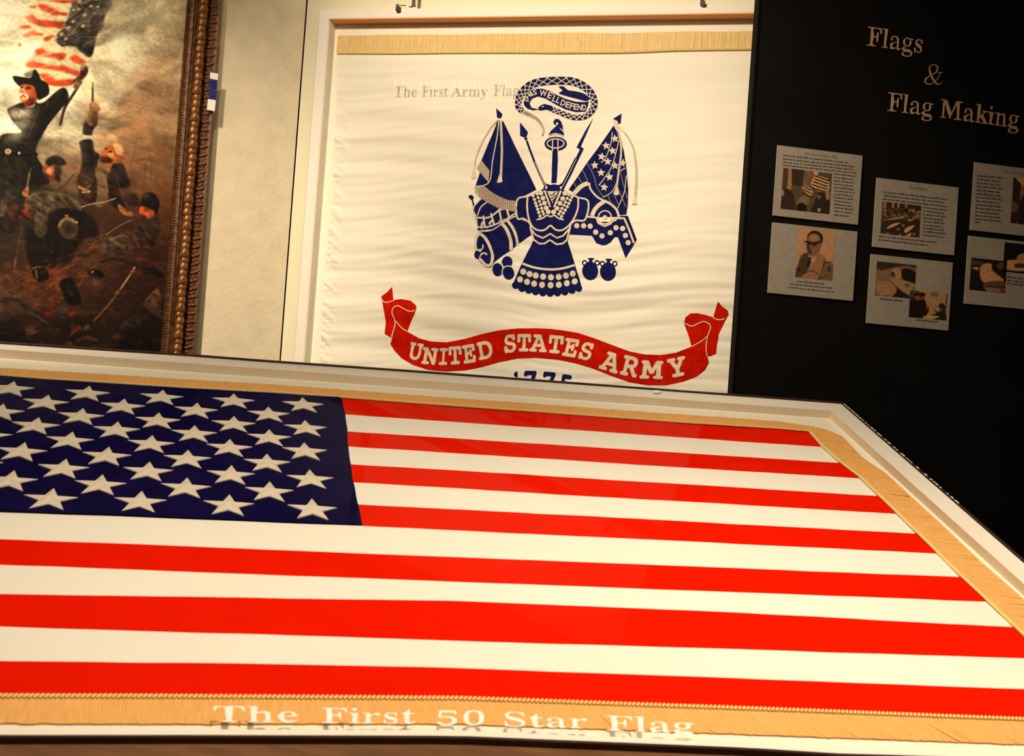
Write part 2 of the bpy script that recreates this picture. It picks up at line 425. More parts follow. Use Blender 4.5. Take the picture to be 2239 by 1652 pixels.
# the cloth's gentle wrinkles
def smooth(a, b, x): t = min(1, max(0, (x - a) / (b - a))); return t * t * (3 - 2 * t)
def dF(u, v):
    low = smooth(1.0, .35, v); left = smooth(.1, -.6, u)
    amp = .25 + .75 * max(low, left * .8)
    z = .0080 + .0080 * amp * nz(u * 1.0 + 3, v * 7 + .35 * math.sin(u * 3), 1) + .0070 * amp * nz(u * 1.9, v * 21 + .5 * math.sin(u * 5 + 1), 5)
    z += .0026 * amp * nz(u * 3.5, v * 48 + 1.2 * math.sin(u * 7), 9)
    z = .0050 * smooth(1.15, 1.19, v) + z * smooth(1.19, 1.15, v)          # flat under the fringe
    e = smooth(-.655, -.70, u) * smooth(1.12, .75, v)
    z += e * (.0085 * nz(u * 8, v * 55 + u * 45, 2) + .0035 * nz(u * 30, v * 100, 4))
    s = smooth(-.668, -.662, u) * smooth(-.650, -.656, u)
    z -= .0012 * s * smooth(1.15, .9, v)
    return z
CN = .004
def army_left(v):
    pts = [(-.2, -.722), (.07, -.7187), (.395, -.7232), (.676, -.7154), (.858, -.7211), (1.056, -.730), (1.26, -.7430)]
    return interp([p[0] for p in pts], [p[1] for p in pts], v) + .0015 * nz(v * 40, 0, 3)
af = thing('army_flag', 'cream flag with a navy arms emblem over a red scroll, hung on the wall', 'flag', PF, (.1, .56, .002))
CB, CT, CR = -.13, 1.232, .95
us = np.linspace(0, 1, 200); vs_ = np.linspace(CB, CT, 320)
V3 = []
for v in vs_:
    L = army_left(v)
    for t in us: u = L + (CR - L) * t; V3.append((u, v, CN + dF(u, v)))
n_ = len(us)
link('cloth', V3, [(j * n_ + i, j * n_ + i + 1, (j + 1) * n_ + i + 1, (j + 1) * n_ + i) for j in range(len(vs_) - 1) for i in range(n_ - 1)], M['cloth'], None, af, smooth=True)
def ftop(u): return 1.2585 + .004 * nz(u * 5, 1) + .0015 * nz(u * 22, 4)
def fcord(u): return 1.1945 + .0035 * nz(u * 3.1, 7) + (.006 * smooth(.2, .75, u)) - .003 * smooth(-.1, .1, u) * smooth(.5, .3, u)
mb = MB(); us = np.linspace(-.741, CR, 420)
for i in range(len(us) - 1):
    a, b = us[i], us[i + 1]; h = CN + .0095 + .0022 * random.random()
    o1 = random.uniform(-.001, .001)
    mb.add([(a, fcord(a), h), (b, fcord(b), h), (b + .0008, ftop(b) + o1, h - .003), (a - .0008, ftop(a) + o1, h - .003), (a, fcord(a) , h - .008), (b, fcord(b), h - .008)],
           [(0, 1, 2, 3), (0, 4, 5, 1)])
o = link('fringe', mb.v, mb.f, M['gold'], None, af); o['kind'] = 'stuff'; o['label'] = 'gold fringe along the top edge'
def cordmesh(fn, t0, t1, pitch, r, z):
    """twisted cord: a row of slanted beads along a plane curve fn(t)->(u,v)"""
    mb = MB(); n = int((t1 - t0) / pitch)
    for i in range(n):
        u, v = fn(t0 + (i + .5) * pitch); u2, v2 = fn(t0 + (i + .6) * pitch)
        a = math.atan2(v2 - v, u2 - u); rot = a + .9
        vs = []; fs = []
        for k, (x, rr) in enumerate(((-1, .15), (-.5, .85), (.3, .9), (1, .15))):
            for q in range(5):
                th = q * 2 * math.pi / 5; X = x * pitch * .85; Y = math.cos(th) * r * rr; Z = math.sin(th) * r * rr
                vs.append((u + X * math.cos(rot) - Y * math.sin(rot), v + X * math.sin(rot) + Y * math.cos(rot), z + Z))
        for k in range(3):
            for q in range(5): fs.append((k * 5 + q, k * 5 + (q + 1) % 5, (k + 1) * 5 + (q + 1) % 5, (k + 1) * 5 + q))
        mb.add(vs, fs)
    return mb
mb = cordmesh(lambda t: (t, fcord(t) - .0005), -.739, CR, .0062, .0034, CN + .011)
o = link('cord', mb.v, mb.f, M['goldc'], None, af, smooth=True); o['kind'] = 'stuff'

# ---- emblem; outlines were read from two zooms of the photo
A = lambda pts: [(1000 + x / 5.007, 130 + y / 5.007) for x, y in pts]
B = lambda pts: [(1000 + x / 5.331, 380 + y / 5.331) for x, y in pts]
S6 = lambda pts: [(800 + x / 5.089, 600 + y / 5.089) for x, y in pts]
S7 = lambda pts: [(1200 + x / 5.089, 600 + y / 5.089) for x, y in pts]
NN = .010
def off(k): return CN - NN + .0004 + k
O1, O2, O3 = off(.0012), off(.0020), off(.0028)
def part(name, mb, m, parent, label=None):
    o = link(name, mb.v, mb.f, m, None, parent)
    if name in ('scales', 'cord_twist', 'drum_rope', 'banner_cord', 'fold_line', 'spear_detail', 'cream_detail', 'stripe_line'): o['kind'] = 'stuff'
    if label: o['label'] = label
    return o
def sh(mb, px, sm=True, o=O1, cell=.010, thick=.0010):
    shape(mb, PF, catmull(px, True, 3) if sm else px, NN, thick, dF, cell, o)
def st(mb, px, w, o=O2, **kw): stroke(mb, PF, px, w, NN, dF, o, **kw)

# snake
ring = [(718, 572), (672, 520), (676, 440), (712, 360), (790, 290), (905, 250), (1080, 236), (1240, 240), (1350, 275), (1440, 340), (1490, 420), (1500, 500), (1465, 575), (1400, 625), (1300, 638), (1200, 612), (1110, 575), (1040, 548)]
mb = MB()
tail = [(933, 842), (946, 780), (925, 715), (870, 650), (800, 610), (718, 572)]
c1 = catmull(tail, False, 5); c2 = catmull(ring, False, 5)
def ribbon(c, wf):
    L = []; Rr = []
    for i, p in enumerate(c):
        a, b = c[max(0, i - 1)], c[min(len(c) - 1, i + 1)]; dx, dy = b[0] - a[0], b[1] - a[1]; l = math.hypot(dx, dy)
        w_ = wf(i / (len(c) - 1)) / 2; L.append((p[0] - dy / l * w_, p[1] + dx / l * w_)); Rr.append((p[0] + dy / l * w_, p[1] - dx / l * w_))
    return L, Rr
L1, R1 = ribbon(c1, lambda t: 6 + 44 * t ** .7)
wr_ = lambda t: 62 + 26 * math.sin(math.pi * min(1, t * 1.3)) if t < .8 else 62 + 26 * math.sin(math.pi * min(1, t * 1.3)) * (1 - t) / .2 - 6 * (t - .8) / .2
L2, R2 = ribbon(c2, wr_)
sh(mb, A(L1 + R1[::-1]), False, thick=0); sh(mb, A(L2 + R2[::-1]), False, thick=0)
sh(mb, A([(1050, 520), (1000, 500), (940, 492), (885, 535), (905, 548), (890, 556), (930, 560), (980, 552), (1045, 572)]))
snake = part('snake', mb, M['navy'], af, 'navy rattlesnake curled into a ring')
mb = MB()
n_ = len(c2)
for i in range(0, n_ - 4, 3):
    j = min(n_ - 1, i + 4)
    st(mb, A([L2[i], R2[j]]), 1.7, cell=.02); st(mb, A([R2[i], L2[j]]), 1.5, cell=.02)
for i in range(2, len(c1) - 1): st(mb, A([L1[i], R1[min(i + 1, len(c1) - 1)]]), 1.4)
for i in range(2, len(c1) - 1):
    a = tuple((L1[i][k] + L1[i + 1][k]) / 2 for k in (0, 1)); b = tuple((R1[i][k] + R1[i + 1][k]) / 2 for k in (0, 1)); st(mb, A([a, b]), 1.2)
st(mb, A(ell(938, 518, 9, 5, -20, 8)), 1.2, closed=True)
part('scales', mb, M['tan'], snake, 'cream scale pattern')
mb = MB()
sh(mb, A([(728, 470), (745, 400), (790, 345), (850, 325), (930, 322), (1010, 345), (1100, 395), (1200, 438), (1300, 465), (1400, 470), (1442, 460), (1430, 520), (1405, 572), (1300, 578), (1180, 545), (1080, 495), (970, 430), (885, 405), (820, 430), (793, 480), (815, 530), (900, 550), (830, 558), (770, 540), (735, 505)]), False)
sh(mb, A([(1112, 305), (1165, 298), (1215, 338), (1290, 350), (1375, 370), (1435, 408), (1452, 435), (1410, 458), (1330, 438), (1205, 405), (1112, 372), (1155, 342)]))
motto = part('motto_ribbon', mb, M['navy'], af, 'navy ribbon with a cream motto')
for ch, x, y, w_, h_, r_ in (('T', 758, 452, 52, 60, -72), ('H', 778, 405, 58, 55, -48), ('I', 812, 375, 20, 58, -35), ('S', 852, 362, 40, 60, -12), ('W', 945, 372, 82, 66, 6), ('E', 1015, 395, 44, 70, 16), ("'", 1055, 385, 12, 22, 14), ('L', 1068, 432, 38, 70, 24), ('L', 1110, 450, 38, 66, 24), ('D', 1162, 478, 50, 68, 18), ('E', 1212, 498, 42, 66, 14), ('F', 1257, 512, 40, 66, 10), ('E', 1298, 522, 40, 66, 6), ('N', 1345, 528, 46, 64, 2), ('D', 1393, 528, 42, 62, -4)):
    mb = MB(); char(mb, PF, ch, 1000 + x / 5.007, 130 + y / 5.007, w_ / 5.007, h_ / 5.007, r_, NN, 'sans', .022, .04, disp=dF, off=O2)
    part('letter' if ch != "'" else 'apostrophe', mb, M['tan'], motto)

# left banner
mb = MB()
sh(mb, A([(428, 535), (498, 600), (482, 648), (440, 640)]), False)
sh(mb, A([(450, 668), (508, 680), (640, 960), (760, 1205), (868, 1425), (760, 1482), (655, 1530), (655, 1565), (540, 1545), (420, 1485), (330, 1425), (200, 1400), (225, 1310), (248, 1235), (265, 1100), (340, 930)]), False)
ban = part('banner', mb, M['navy'], af, 'navy fringed banner left of the breastplate')
mb = MB()
sh(mb, A([(265, 1102), (355, 1218), (345, 1345), (300, 1290), (215, 1192)]), False, O2, thick=0)
sh(mb, B([(205, 178), (245, 152), (320, 150), (400, 210), (500, 268), (600, 308), (695, 325), (690, 435), (600, 432), (480, 400), (340, 325), (235, 245)]), True, O2, thick=0)
bf = part('banner_fringe', mb, M['tan2'], ban, 'brown striped fringe')
mb = MB()
for k in range(46):
    t = k / 45; a = catmull([(245, 152), (320, 150), (400, 210), (500, 268), (600, 308), (695, 325)], False, 9)[k]; b = catmull([(205, 215), (262, 270), (340, 325), (480, 400), (600, 432), (690, 435)], False, 9)[k]
    if k % 2 == 0: st(mb, B([a, b]), 1.0, O3, cell=.05)
for k in range(9):
    t = k / 8; st(mb, A([(262 - 42 * t, 1110 + 85 * t), (352 - 8 * t, 1225 + 115 * t)]), .9, O3, cell=.05)
st(mb, A([(460, 680), (435, 880), (390, 1100), (362, 1320), (300, 1380), (215, 1392), (196, 1410), (240, 1490)]), 2.2, O3)
for pth, w_ in (([(455, 665), (370, 750), (280, 900), (210, 1060), (186, 1210)], 2.6), ([(482, 665), (486, 800), (492, 1000), (478, 1265)], 5.0)):
    st(mb, A(pth), w_, O3)
sh(mb, A([(172, 1210), (196, 1212), (206, 1290), (180, 1308), (150, 1295)]), False, O3, thick=0)
sh(mb, A([(462, 1262), (488, 1262), (498, 1340), (465, 1352), (435, 1348)]), False, O3, thick=0)
part('banner_cord', mb, M['tan'], ban, 'cream cords and tassels')
mb = MB()
for k in range(24): t = k / 23; y = 690 + 560 * t; st(mb, A([(470 + 8 * math.sin(t * 3), y), (502, y + 20)]), .8, off(.0034), cell=.05)
for k in range(22):
    t = k / 21; p = catmull([(455, 665), (370, 750), (280, 900), (210, 1060), (186, 1210)], False, 6)[k]; st(mb, A([(p[0] - 10, p[1] - 3), (p[0] + 10, p[1] + 10)]), .7, off(.0034), cell=.05)
part('cord_twist', mb, M['tan2'], ban)
# spear, sword with cap, musket
mb = MB(); sh(mb, A([(690, 690), (775, 795), (762, 845), (730, 853), (690, 835)]), False)
sh(mb, A(ell(752, 868, 18, 18, k=10)), False, thick=0); st(mb, A([(762, 890), (850, 1130), (965, 1395)]), 4.6, O1); st(mb, A([(950, 1400), (1035, 1590)]), 5, O1)
sp = part('spear', mb, M['navy'], af, 'navy spear')
mb = MB(); st(mb, A([(850, 1120), (960, 1385)]), 1.1, O2); part('spear_cream_line', mb, M['tan'], sp)  # cream thread line along the shaft
mb = MB(); sh(mb, A([(1085, 722), (1062, 712), (1053, 685), (1072, 655), (1108, 652), (1140, 682), (1158, 735), (1162, 775), (1110, 740), (1166, 800), (1172, 832), (1085, 815), (998, 835), (1025, 785), (1082, 735), (1110, 705), (1100, 688), (1082, 690), (1085, 706)]), False, thick=0)
sh(mb, A(ell(1080, 925, 123, 78, 0, 26)), False, thick=0)
sh(mb, A([(1052, 890), (1098, 890), (1102, 1100), (1086, 1352), (1030, 1352), (1040, 1100)]), False)
cap = part('cap_and_sword', mb, M['navy'], af, 'navy cap raised on an upright sword')
mb = MB(); st(mb, A([(1000, 838), (1080, 815), (1168, 842)]), 2.6); st(mb, A(ell(1080, 922, 92, 50, 0, 18)), 2.6, closed=True)
st(mb, A([(1047, 882), (1046, 1005)]), 2.4); st(mb, A([(1105, 882), (1106, 1005)]), 2.4)
part('cream_detail', mb, M['tan'], cap)  # cream embroidered lines on cap and sword
mb = MB(); sh(mb, A([(1490, 643), (1440, 760), (1355, 955), (1387, 980), (1165, 1425), (1140, 1415), (1345, 985), (1308, 966), (1400, 790)]), False, thick=0)
st(mb, A([(1300, 1080), (1140, 1390)]), 4.0, O1); st(mb, A([(1150, 1420), (1075, 1600)]), 5, O1)
mu = part('musket', mb, M['navy'], af, 'navy bayonet and musket')
mb = MB(); st(mb, A([(1305, 1090), (1150, 1400)]), 1.2); part('cream_detail', mb, M['tan'], mu)  # cream thread line on the musket
mb = MB(); sh(mb, B([(1022, 108), (1085, 130), (1130, 122), (1185, 132), (1218, 108), (1196, 155), (1205, 190), (1160, 182), (1100, 188), (1040, 190), (1052, 152)]), False)
part('bow', mb, M['navy'], af)
# starred banner
mb = MB(); sh(mb, A([(1800, 595), (1790, 700), (1760, 708), (1708, 650)]), False)
sh(mb, A([(1712, 728), (1560, 950), (1425, 1128), (1330, 1265), (1222, 1425), (1290, 1470), (1440, 1500), (1590, 1580), (1700, 1680), (1850, 1700), (1866, 1580), (1870, 1420), (1856, 1220), (1825, 1000), (1765, 810)]), False)
sh(mb, B([(1700, 250), (1980, 250), (1968, 400), (1942, 478), (1885, 480), (1780, 360)]), False, thick=0)
sb = part('starred_banner', mb, M['navy'], af, 'navy starred banner right of the breastplate')
mb = MB()
for k, (x, y) in enumerate(((1730, 870), (1633, 948), (1703, 1003), (1583, 1065), (1650, 1120), (1507, 1160), (1728, 1163), (1812, 1135), (1575, 1240), (1668, 1288), (1610, 1400))):
    r = random.uniform(-12, 12); P = []
    for i in range(10):
        t = math.radians(-90 + 36 * i + r); q = 47 if i % 2 == 0 else 21; P.append((x + q * math.cos(t), y + q * math.sin(t)))
    mb = MB(); sh(mb, A(P), False, O2, thick=.0004, cell=None); part('star', mb, M['tan'], sb)
mb = MB()
for pth in ([(1700, 800), (1690, 900), (1660, 1000), (1620, 1090), (1578, 1130)], [(1775, 880), (1735, 1040), (1680, 1200), (1550, 1382)], [(1845, 1188), (1775, 1235), (1745, 1350), (1690, 1450), (1595, 1510)], [(1852, 1270), (1828, 1450), (1755, 1630)]): st(mb, A(pth), 1.7)
part('fold_line', mb, M['tan'], sb)
mb = MB()
for pth in ([(1425, 1140), (1490, 1260), (1530, 1400), (1600, 1500)], [(1372, 1208), (1430, 1330)], [(1325, 1285), (1362, 1345)], [(1280, 1350), (1305, 1400)], [(1790, 1240), (1822, 1380), (1862, 1520)], [(1650, 1490), (1700, 1620)], [(1700, 1440), (1770, 1600)], [(1755, 1400), (1845, 1610)]): st(mb, A(pth), 1.5, O2)
part('stripe_line', mb, M['tan2'], sb)
mb = MB()
st(mb, A([(1735, 700), (1760, 790), (1792, 900), (1795, 1050), (1770, 1220), (1748, 1400)]), 4.0, O3); st(mb, A([(1735, 715), (1850, 820), (1925, 960), (1955, 1150), (1960, 1300), (1947, 1480)]), 4.6, O3)
sh(mb, A([(1732, 1400), (1762, 1400), (1772, 1475), (1740, 1490), (1712, 1472)]), False, O3, thick=0); sh(mb, A([(1932, 1480), (1958, 1480), (1965, 1585), (1912, 1585)]), False, O3, thick=0)
sh(mb, A([(1705, 690), (1735, 660), (1765, 690), (1750, 740), (1720, 735)]), False, O3, thick=0)
part('banner_cord', mb, M['tan'], sb, 'cream cords and tassels')
mb = MB()
for pts in ([(1760, 790), (1792, 900), (1795, 1050), (1770, 1220), (1750, 1380)], [(1850, 820), (1925, 960), (1955, 1150), (1960, 1300), (1947, 1470)]):
    c = catmull(pts, False, 6)
    for p in c: st(mb, A([(p[0] - 14, p[1] - 4), (p[0] + 14, p[1] + 12)]), .9, off(.0034), cell=.05)
part('cord_twist', mb, M['tan2'], sb)
# drum and mortar at the left
mb = MB()
sh(mb, B([(205, 380), (278, 292), (350, 325), (480, 400), (600, 435), (695, 450), (700, 520), (560, 570), (400, 645), (250, 660), (225, 560)]), False)
st(mb, B([(165, 255), (205, 400), (245, 650)]), 3.4, O1)
sh(mb, B(ell(168, 275, 32, 26, 30, 10)), False, thick=0)
drum = part('drum', mb, M['navy'], af, 'navy roped drum')
mb = MB()
st(mb, B([(285, 292), (215, 370), (195, 430), (225, 500), (240, 640)]), 2.6); st(mb, B([(355, 332), (285, 390), (242, 490)]), 2.6)
st(mb, B([(235, 512), (350, 515), (430, 480), (500, 425), (570, 408)]), 3.8); st(mb, B([(245, 622), (380, 615), (560, 540), (695, 455)]), 3.2); st(mb, B([(250, 668), (400, 660), (560, 560), (695, 490)]), 2.4)
for a, b in (((310, 490), (322, 610)), ((400, 462), (432, 590)), ((495, 410), (522, 560)), ((585, 415), (615, 520)), ((300, 560), (285, 610)), ((410, 540), (375, 590))): st(mb, B([a, b]), 4.2)
for x in (285, 340, 390, 440, 500, 560, 610, 660): st(mb, B([(x - 14, 618 - (x - 280) * .33), (x + 12, 660 - (x - 280) * .38)]), 1.6)
part('drum_rope', mb, M['tan'], drum, 'cream ropes')
mb = MB()
sh(mb, B([(245, 690), (330, 678), (480, 612), (600, 540), (700, 520), (850, 575), (882, 700), (720, 808), (630, 890), (530, 950), (435, 1030), (400, 1085), (355, 1092), (290, 1050), (235, 985), (205, 880), (202, 760)]), False)
mo = part('mortar', mb, M['navy'], af, 'navy mortar barrel lying to the left')
mb = MB()
st(mb, B([(280, 890), (232, 893), (214, 830), (222, 745), (262, 702), (320, 740), (375, 830), (410, 930), (412, 1010), (390, 1062), (340, 1065), (285, 1010), (262, 990)]), 6.4)
st(mb, B([(280, 890), (305, 860), (302, 825)]), 3); st(mb, B([(262, 985), (285, 935), (325, 925), (350, 945)]), 3.4)
st(mb, B([(520, 575), (580, 650), (620, 760), (632, 890)]), 7.4); st(mb, B([(590, 548), (650, 630), (690, 730), (702, 832)]), 6.2)
part('cream_detail', mb, M['tan'], mo, 'cream bands')
mb = MB(); sh(mb, B(ell(238, 942, 34, 46, 0, 14)), False, O3, thick=0); part('knob', mb, M['navy'], mo)
# gun carriage at the right
mb = MB()
sh(mb, B([(1360, 240), (1450, 160), (1530, 115), (1560, 200), (1640, 290), (1720, 315), (1800, 365), (1860, 430), (1880, 500), (1545, 505), (1480, 500), (1515, 330), (1380, 280)]), False)
sh(mb, B([(1350, 560), (1500, 510), (1620, 515), (1640, 560), (1830, 560), (1890, 520), (1905, 488), (1990, 490), (2095, 768), (1962, 982), (1872, 735), (1832, 738), (1790, 795), (1740, 825), (1690, 832), (1620, 805), (1570, 720), (1300, 706), (1320, 620)]), False)
gun = part('gun_carriage', mb, M['navy'], af, 'navy gun carriage with a round wheel')
mb = MB()
st(mb, B([(1362, 232), (1430, 160), (1480, 128), (1528, 110)]), 9.5); st(mb, B([(1540, 105), (1550, 165), (1580, 215), (1640, 275), (1725, 320)]), 4)
st(mb, B([(1572, 490), (1600, 420), (1650, 365), (1715, 320)]), 9); st(mb, B([(1715, 312), (1800, 360), (1860, 425), (1885, 500)]), 5)
st(mb, B([(1500, 497), (1625, 512), (1648, 575), (1720, 612), (1795, 580), (1830, 515), (1950, 520), (2005, 650), (2062, 808)]), 4.2, smooth=False)
st(mb, B(ell(1722, 508, 76, 78, 0, 20)), 2.6, closed=True)
sh(mb, B(ell(1722, 508, 26, 26, 0, 12)), False, O2, thick=0, cell=None)
for x, y in ((1397, 607), (1477, 607), (1553, 612), (1617, 681), (1690, 725), (1787, 688), (1853, 630), (1930, 638), (1962, 720), (1995, 803)):
    mb2 = MB(); sh(mb2, B(ell(x, y, 31, 31, 0, 14)), False, O2, thick=.0004, cell=None); part('stud', mb2, M['tan'], gun)
part('cream_detail', mb, M['tan'], gun, 'cream edges')
# breastplate
mb = MB()
sh(mb, B([(700, 300), (830, 255), (980, 183), (1120, 178), (1255, 190), (1390, 265), (1530, 320), (1500, 535), (1375, 548), (1325, 640), (1285, 770), (1180, 825), (1085, 780), (975, 818), (885, 760), (850, 590), (790, 528), (698, 520)]), False, O1)
bp = part('breastplate', mb, M['navy'], af, 'navy breastplate in the middle of the emblem')
mb = MB()
for pth in ([(985, 188), (830, 262), (703, 303), (705, 515), (780, 525), (850, 580), (862, 650), (890, 762)], [(825, 262), (818, 370), (838, 520), (885, 622), (960, 662), (1030, 652), (1090, 606), (1150, 652), (1220, 660), (1300, 608), (1370, 510), (1408, 390), (1410, 280)],
            [(1255, 195), (1400, 272), (1527, 322), (1495, 532), (1385, 545), (1328, 590), (1312, 660), (1278, 772)]):
    st(mb, B(pth), 3.8)
for pth in ([(866, 650), (915, 712), (1000, 748), (1090, 700), (1165, 748), (1240, 722), (1312, 640)], [(890, 765), (960, 815), (1020, 812), (1080, 770), (1160, 822), (1230, 812), (1277, 772)]):
    st(mb, B(pth), 3.8, smooth=False)
st(mb, B([(932, 537), (1000, 518), (1050, 487), (1092, 500), (1138, 487), (1185, 520), (1245, 537)]), 3.2)
for a, b in (((1018, 195), (1085, 385)), ((1212, 200), (1132, 390))): st(mb, B([a, b]), 5)
sh(mb, B([(1045, 205), (1180, 205), (1112, 345)]), False, O2, thick=0, cell=None)
part('cream_detail', mb, M['tan'], bp, 'cream outlines')
mb = MB()
for y in (225, 260, 295): st(mb, B([(1085, y + 22), (1105, y + 28), (1150, y - 12)]), 1.8, O3)
st(mb, B([(1055, 215), (1080, 300), (1090, 330)]), 2, O3); st(mb, B(ell(1103, 360, 14, 14, 0, 8)), 1.6, O3, closed=True)
st(mb, B([(1012, 210), (1072, 385)]), 1.3, O3); st(mb, B([(1224, 210), (1145, 395)]), 1.3, O3)
part('spear_detail', mb, M['navy'], bp)
studs = [(888, 258, 19), (903, 300, 19), (916, 340, 19), (929, 376, 19), (943, 415, 19), (956, 453, 19), (970, 495, 19), (935, 238, 18), (948, 280, 18), (962, 322, 18), (975, 362, 18), (988, 402, 18), (1000, 440, 18), (1012, 472, 17),
         (980, 228, 28), (1003, 285, 28), (1020, 343, 28), (1040, 400, 28), (1065, 445, 29), (1128, 447, 29), (1258, 228, 28), (1232, 290, 28), (1200, 345, 28), (1165, 402, 28),
         (1302, 245, 18), (1285, 288, 18), (1264, 330, 18), (1246, 366, 18), (1222, 403, 18), (1205, 440, 18), (1188, 470, 17), (1338, 270, 19), (1321, 308, 19), (1303, 346, 19), (1283, 384, 19), (1261, 422, 19), (1240, 460, 19), (1220, 500, 19)]
for x, y, r in studs:
    mb = MB(); sh(mb, B(ell(x, y, r, r, 0, 12)), False, O3, thick=.0004, cell=None); part('stud', mb, M['tan'], bp)
# skirt
mb = MB()
sk = [(885, 780), (975, 820), (1085, 785), (1180, 828), (1283, 775), (1372, 1060), (1458, 1330)]
sc_ = [(1418, 1345), (1338, 1368), (1252, 1386), (1165, 1397), (1080, 1402), (995, 1397), (910, 1384), (830, 1366), (752, 1345), (680, 1310)]
sh(mb, B(sk + [(1418, 1350), (1252, 1390), (1080, 1405), (910, 1388), (752, 1350), (642, 1300), (755, 1045)]), False)
for x, y in sc_: sh(mb, B(ell(x, y - 12, 42, 40, 0, 14)), False, O1, thick=0, cell=None)
skt = part('skirt', mb, M['navy'], af, 'navy skirt with two rows of cream dots')
mb = MB(); st(mb, B([(762, 1045), (900, 1092), (1070, 1114), (1220, 1104), (1368, 1064)]), 4.8)
part('band', mb, M['tan'], skt)
for x, y in ((772, 1140), (845, 1168), (917, 1185), (1002, 1197), (1093, 1205), (1183, 1200), (1268, 1186), (1348, 1163), (733, 1230), (815, 1258), (897, 1280), (990, 1294), (1090, 1298), (1187, 1293), (1280, 1275), (1370, 1253)):
    mb = MB(); sh(mb, B(ell(x, y, 35, 37, 0, 14)), False, O2, thick=.0005, cell=None); part('dot', mb, M['tan'], skt)
for x, y, a, b, r in ((583, 1028, 62, 68, 0), (472, 1117, 60, 76, 0), (600, 1155, 66, 74, 0)):
    mb = MB(); sh(mb, B(ell(x, y, a, b, r, 22)), False, O1 if x != 600 else O2, thick=0); part('cannonball', mb, M['navy'], af)
mb = MB(); st(mb, B([(524, 1160), (535, 1110), (575, 1078), (635, 1080)]), 2.6, off(.0026)); st(mb, B([(520, 1040), (545, 1085)]), 2.2, off(.0026)); part('cream_detail', mb, M['tan'], af)  # cream thread arcs between the balls
for cx_, cy_ in ((1550, 1130), (1757, 1140)):
    mb = MB(); sh(mb, B(ell(cx_, cy_, 93, 107, 0, 24)), False, thick=0)
    sh(mb, B([(cx_ - 28, cy_ - 152), (cx_ + 46, cy_ - 150), (cx_ + 44, cy_ - 136), (cx_ + 22, cy_ - 128), (cx_ + 26, cy_ - 98), (cx_ - 22, cy_ - 98), (cx_ - 10, cy_ - 130), (cx_ - 28, cy_ - 138)]), False, thick=0)
    for dx in (-66, 80): st(mb, B(ell(cx_ + dx, cy_ - 94, 25, 26, 0, 10)), 2.6, O1, closed=True)
    part('flask', mb, M['navy'], af)
# scroll
mb = MB()
top = S6([(455, 630), (600, 710), (730, 745), (900, 755), (1100, 715), (1300, 660), (1500, 620), (1700, 600), (1900, 597), (2100, 607)]) + S7([(30, 607), (150, 620), (330, 650), (500, 705), (700, 780), (900, 855), (1080, 890), (1250, 897), (1420, 870), (1590, 800), (1700, 740), (1770, 680)])
bot = S7([(1762, 800), (1765, 900), (1782, 980), (1740, 1060), (1650, 1130), (1500, 1190), (1300, 1230), (1100, 1230), (900, 1195), (700, 1125), (500, 1045), (300, 985), (100, 945)]) + S6([(2050, 938), (1900, 925), (1700, 930), (1500, 970), (1300, 1025), (1100, 1065), (900, 1077), (700, 1060), (520, 1000), (400, 930), (310, 840), (272, 770), (300, 700), (325, 600), (335, 500), (400, 580)])
sh(mb, top + bot, False, O1)
sh(mb, S6([(172, 243), (240, 195), (295, 135), (300, 210), (310, 283), (400, 273), (500, 290), (560, 340), (572, 375), (555, 440), (510, 520), (465, 632), (440, 640), (400, 590), (330, 560), (318, 610), (285, 702), (215, 660), (224, 520), (205, 380), (190, 310)]), False, off(.0008))
sh(mb, S7([(1885, 300), (1930, 355), (1990, 398), (2000, 440), (1950, 540), (1892, 660), (1872, 780), (1862, 878), (1800, 908), (1757, 905), (1750, 800), (1760, 690), (1590, 805), (1560, 690), (1505, 545), (1520, 475), (1580, 432), (1660, 430), (1750, 450), (1830, 475), (1850, 400)]), False, off(.0008))
scr = part('scroll', mb, M['red'], af, 'red scroll with cream capitals')
mb = MB()
for f_, pth in ((S6, [(185, 280), (230, 312), (320, 288)]), (S6, [(555, 398), (505, 413), (430, 380), (365, 348), (315, 375), (302, 430), (328, 510), (320, 600), (288, 702)]), (S6, [(335, 515), (400, 590), (465, 635)]),
                (S7, [(1512, 540), (1590, 573), (1660, 545), (1720, 523), (1780, 545), (1800, 590), (1768, 690), (1752, 800), (1762, 908)]), (S7, [(1828, 480), (1890, 503), (1958, 490)]), (S7, [(1590, 802), (1700, 740), (1768, 682)])):
    mb = MB(); st(mb, f_(pth), 2.0, O2); part('outline', mb, M['tan'], scr)
letters = [(S6, 'U', 555, 855, 150, 195, 10), (S6, 'N', 712, 908, 178, 190, 5), (S6, 'I', 865, 912, 92, 190, 0), (S6, 'T', 995, 900, 145, 200, -5), (S6, 'E', 1150, 882, 138, 205, -9), (S6, 'D', 1330, 840, 165, 200, -12),
           (S6, 'S', 1608, 770, 130, 205, -6), (S6, 'T', 1765, 760, 155, 195, 0), (S6, 'A', 1930, 765, 195, 195, 3), (S7, 'T', 82, 778, 165, 200, 5), (S7, 'E', 250, 815, 155, 205, 9), (S7, 'S', 425, 855, 135, 205, 13),
           (S7, 'A', 700, 975, 215, 215, 18), (S7, 'R', 915, 1022, 190, 225, 12), (S7, 'M', 1152, 1060, 260, 205, 2), (S7, 'Y', 1432, 1030, 205, 215, -12)]
for f_, ch, x, y, w_, h_, r_ in letters:
    (px, py), = f_([(x, y)])
    mb = MB(); char(mb, PF, ch, px, py, w_ / 5.089, h_ / 5.089, r_, NN, 'slab', .024, .05, disp=dF, off=O2)
    part('letter', mb, M['tan'], scr)
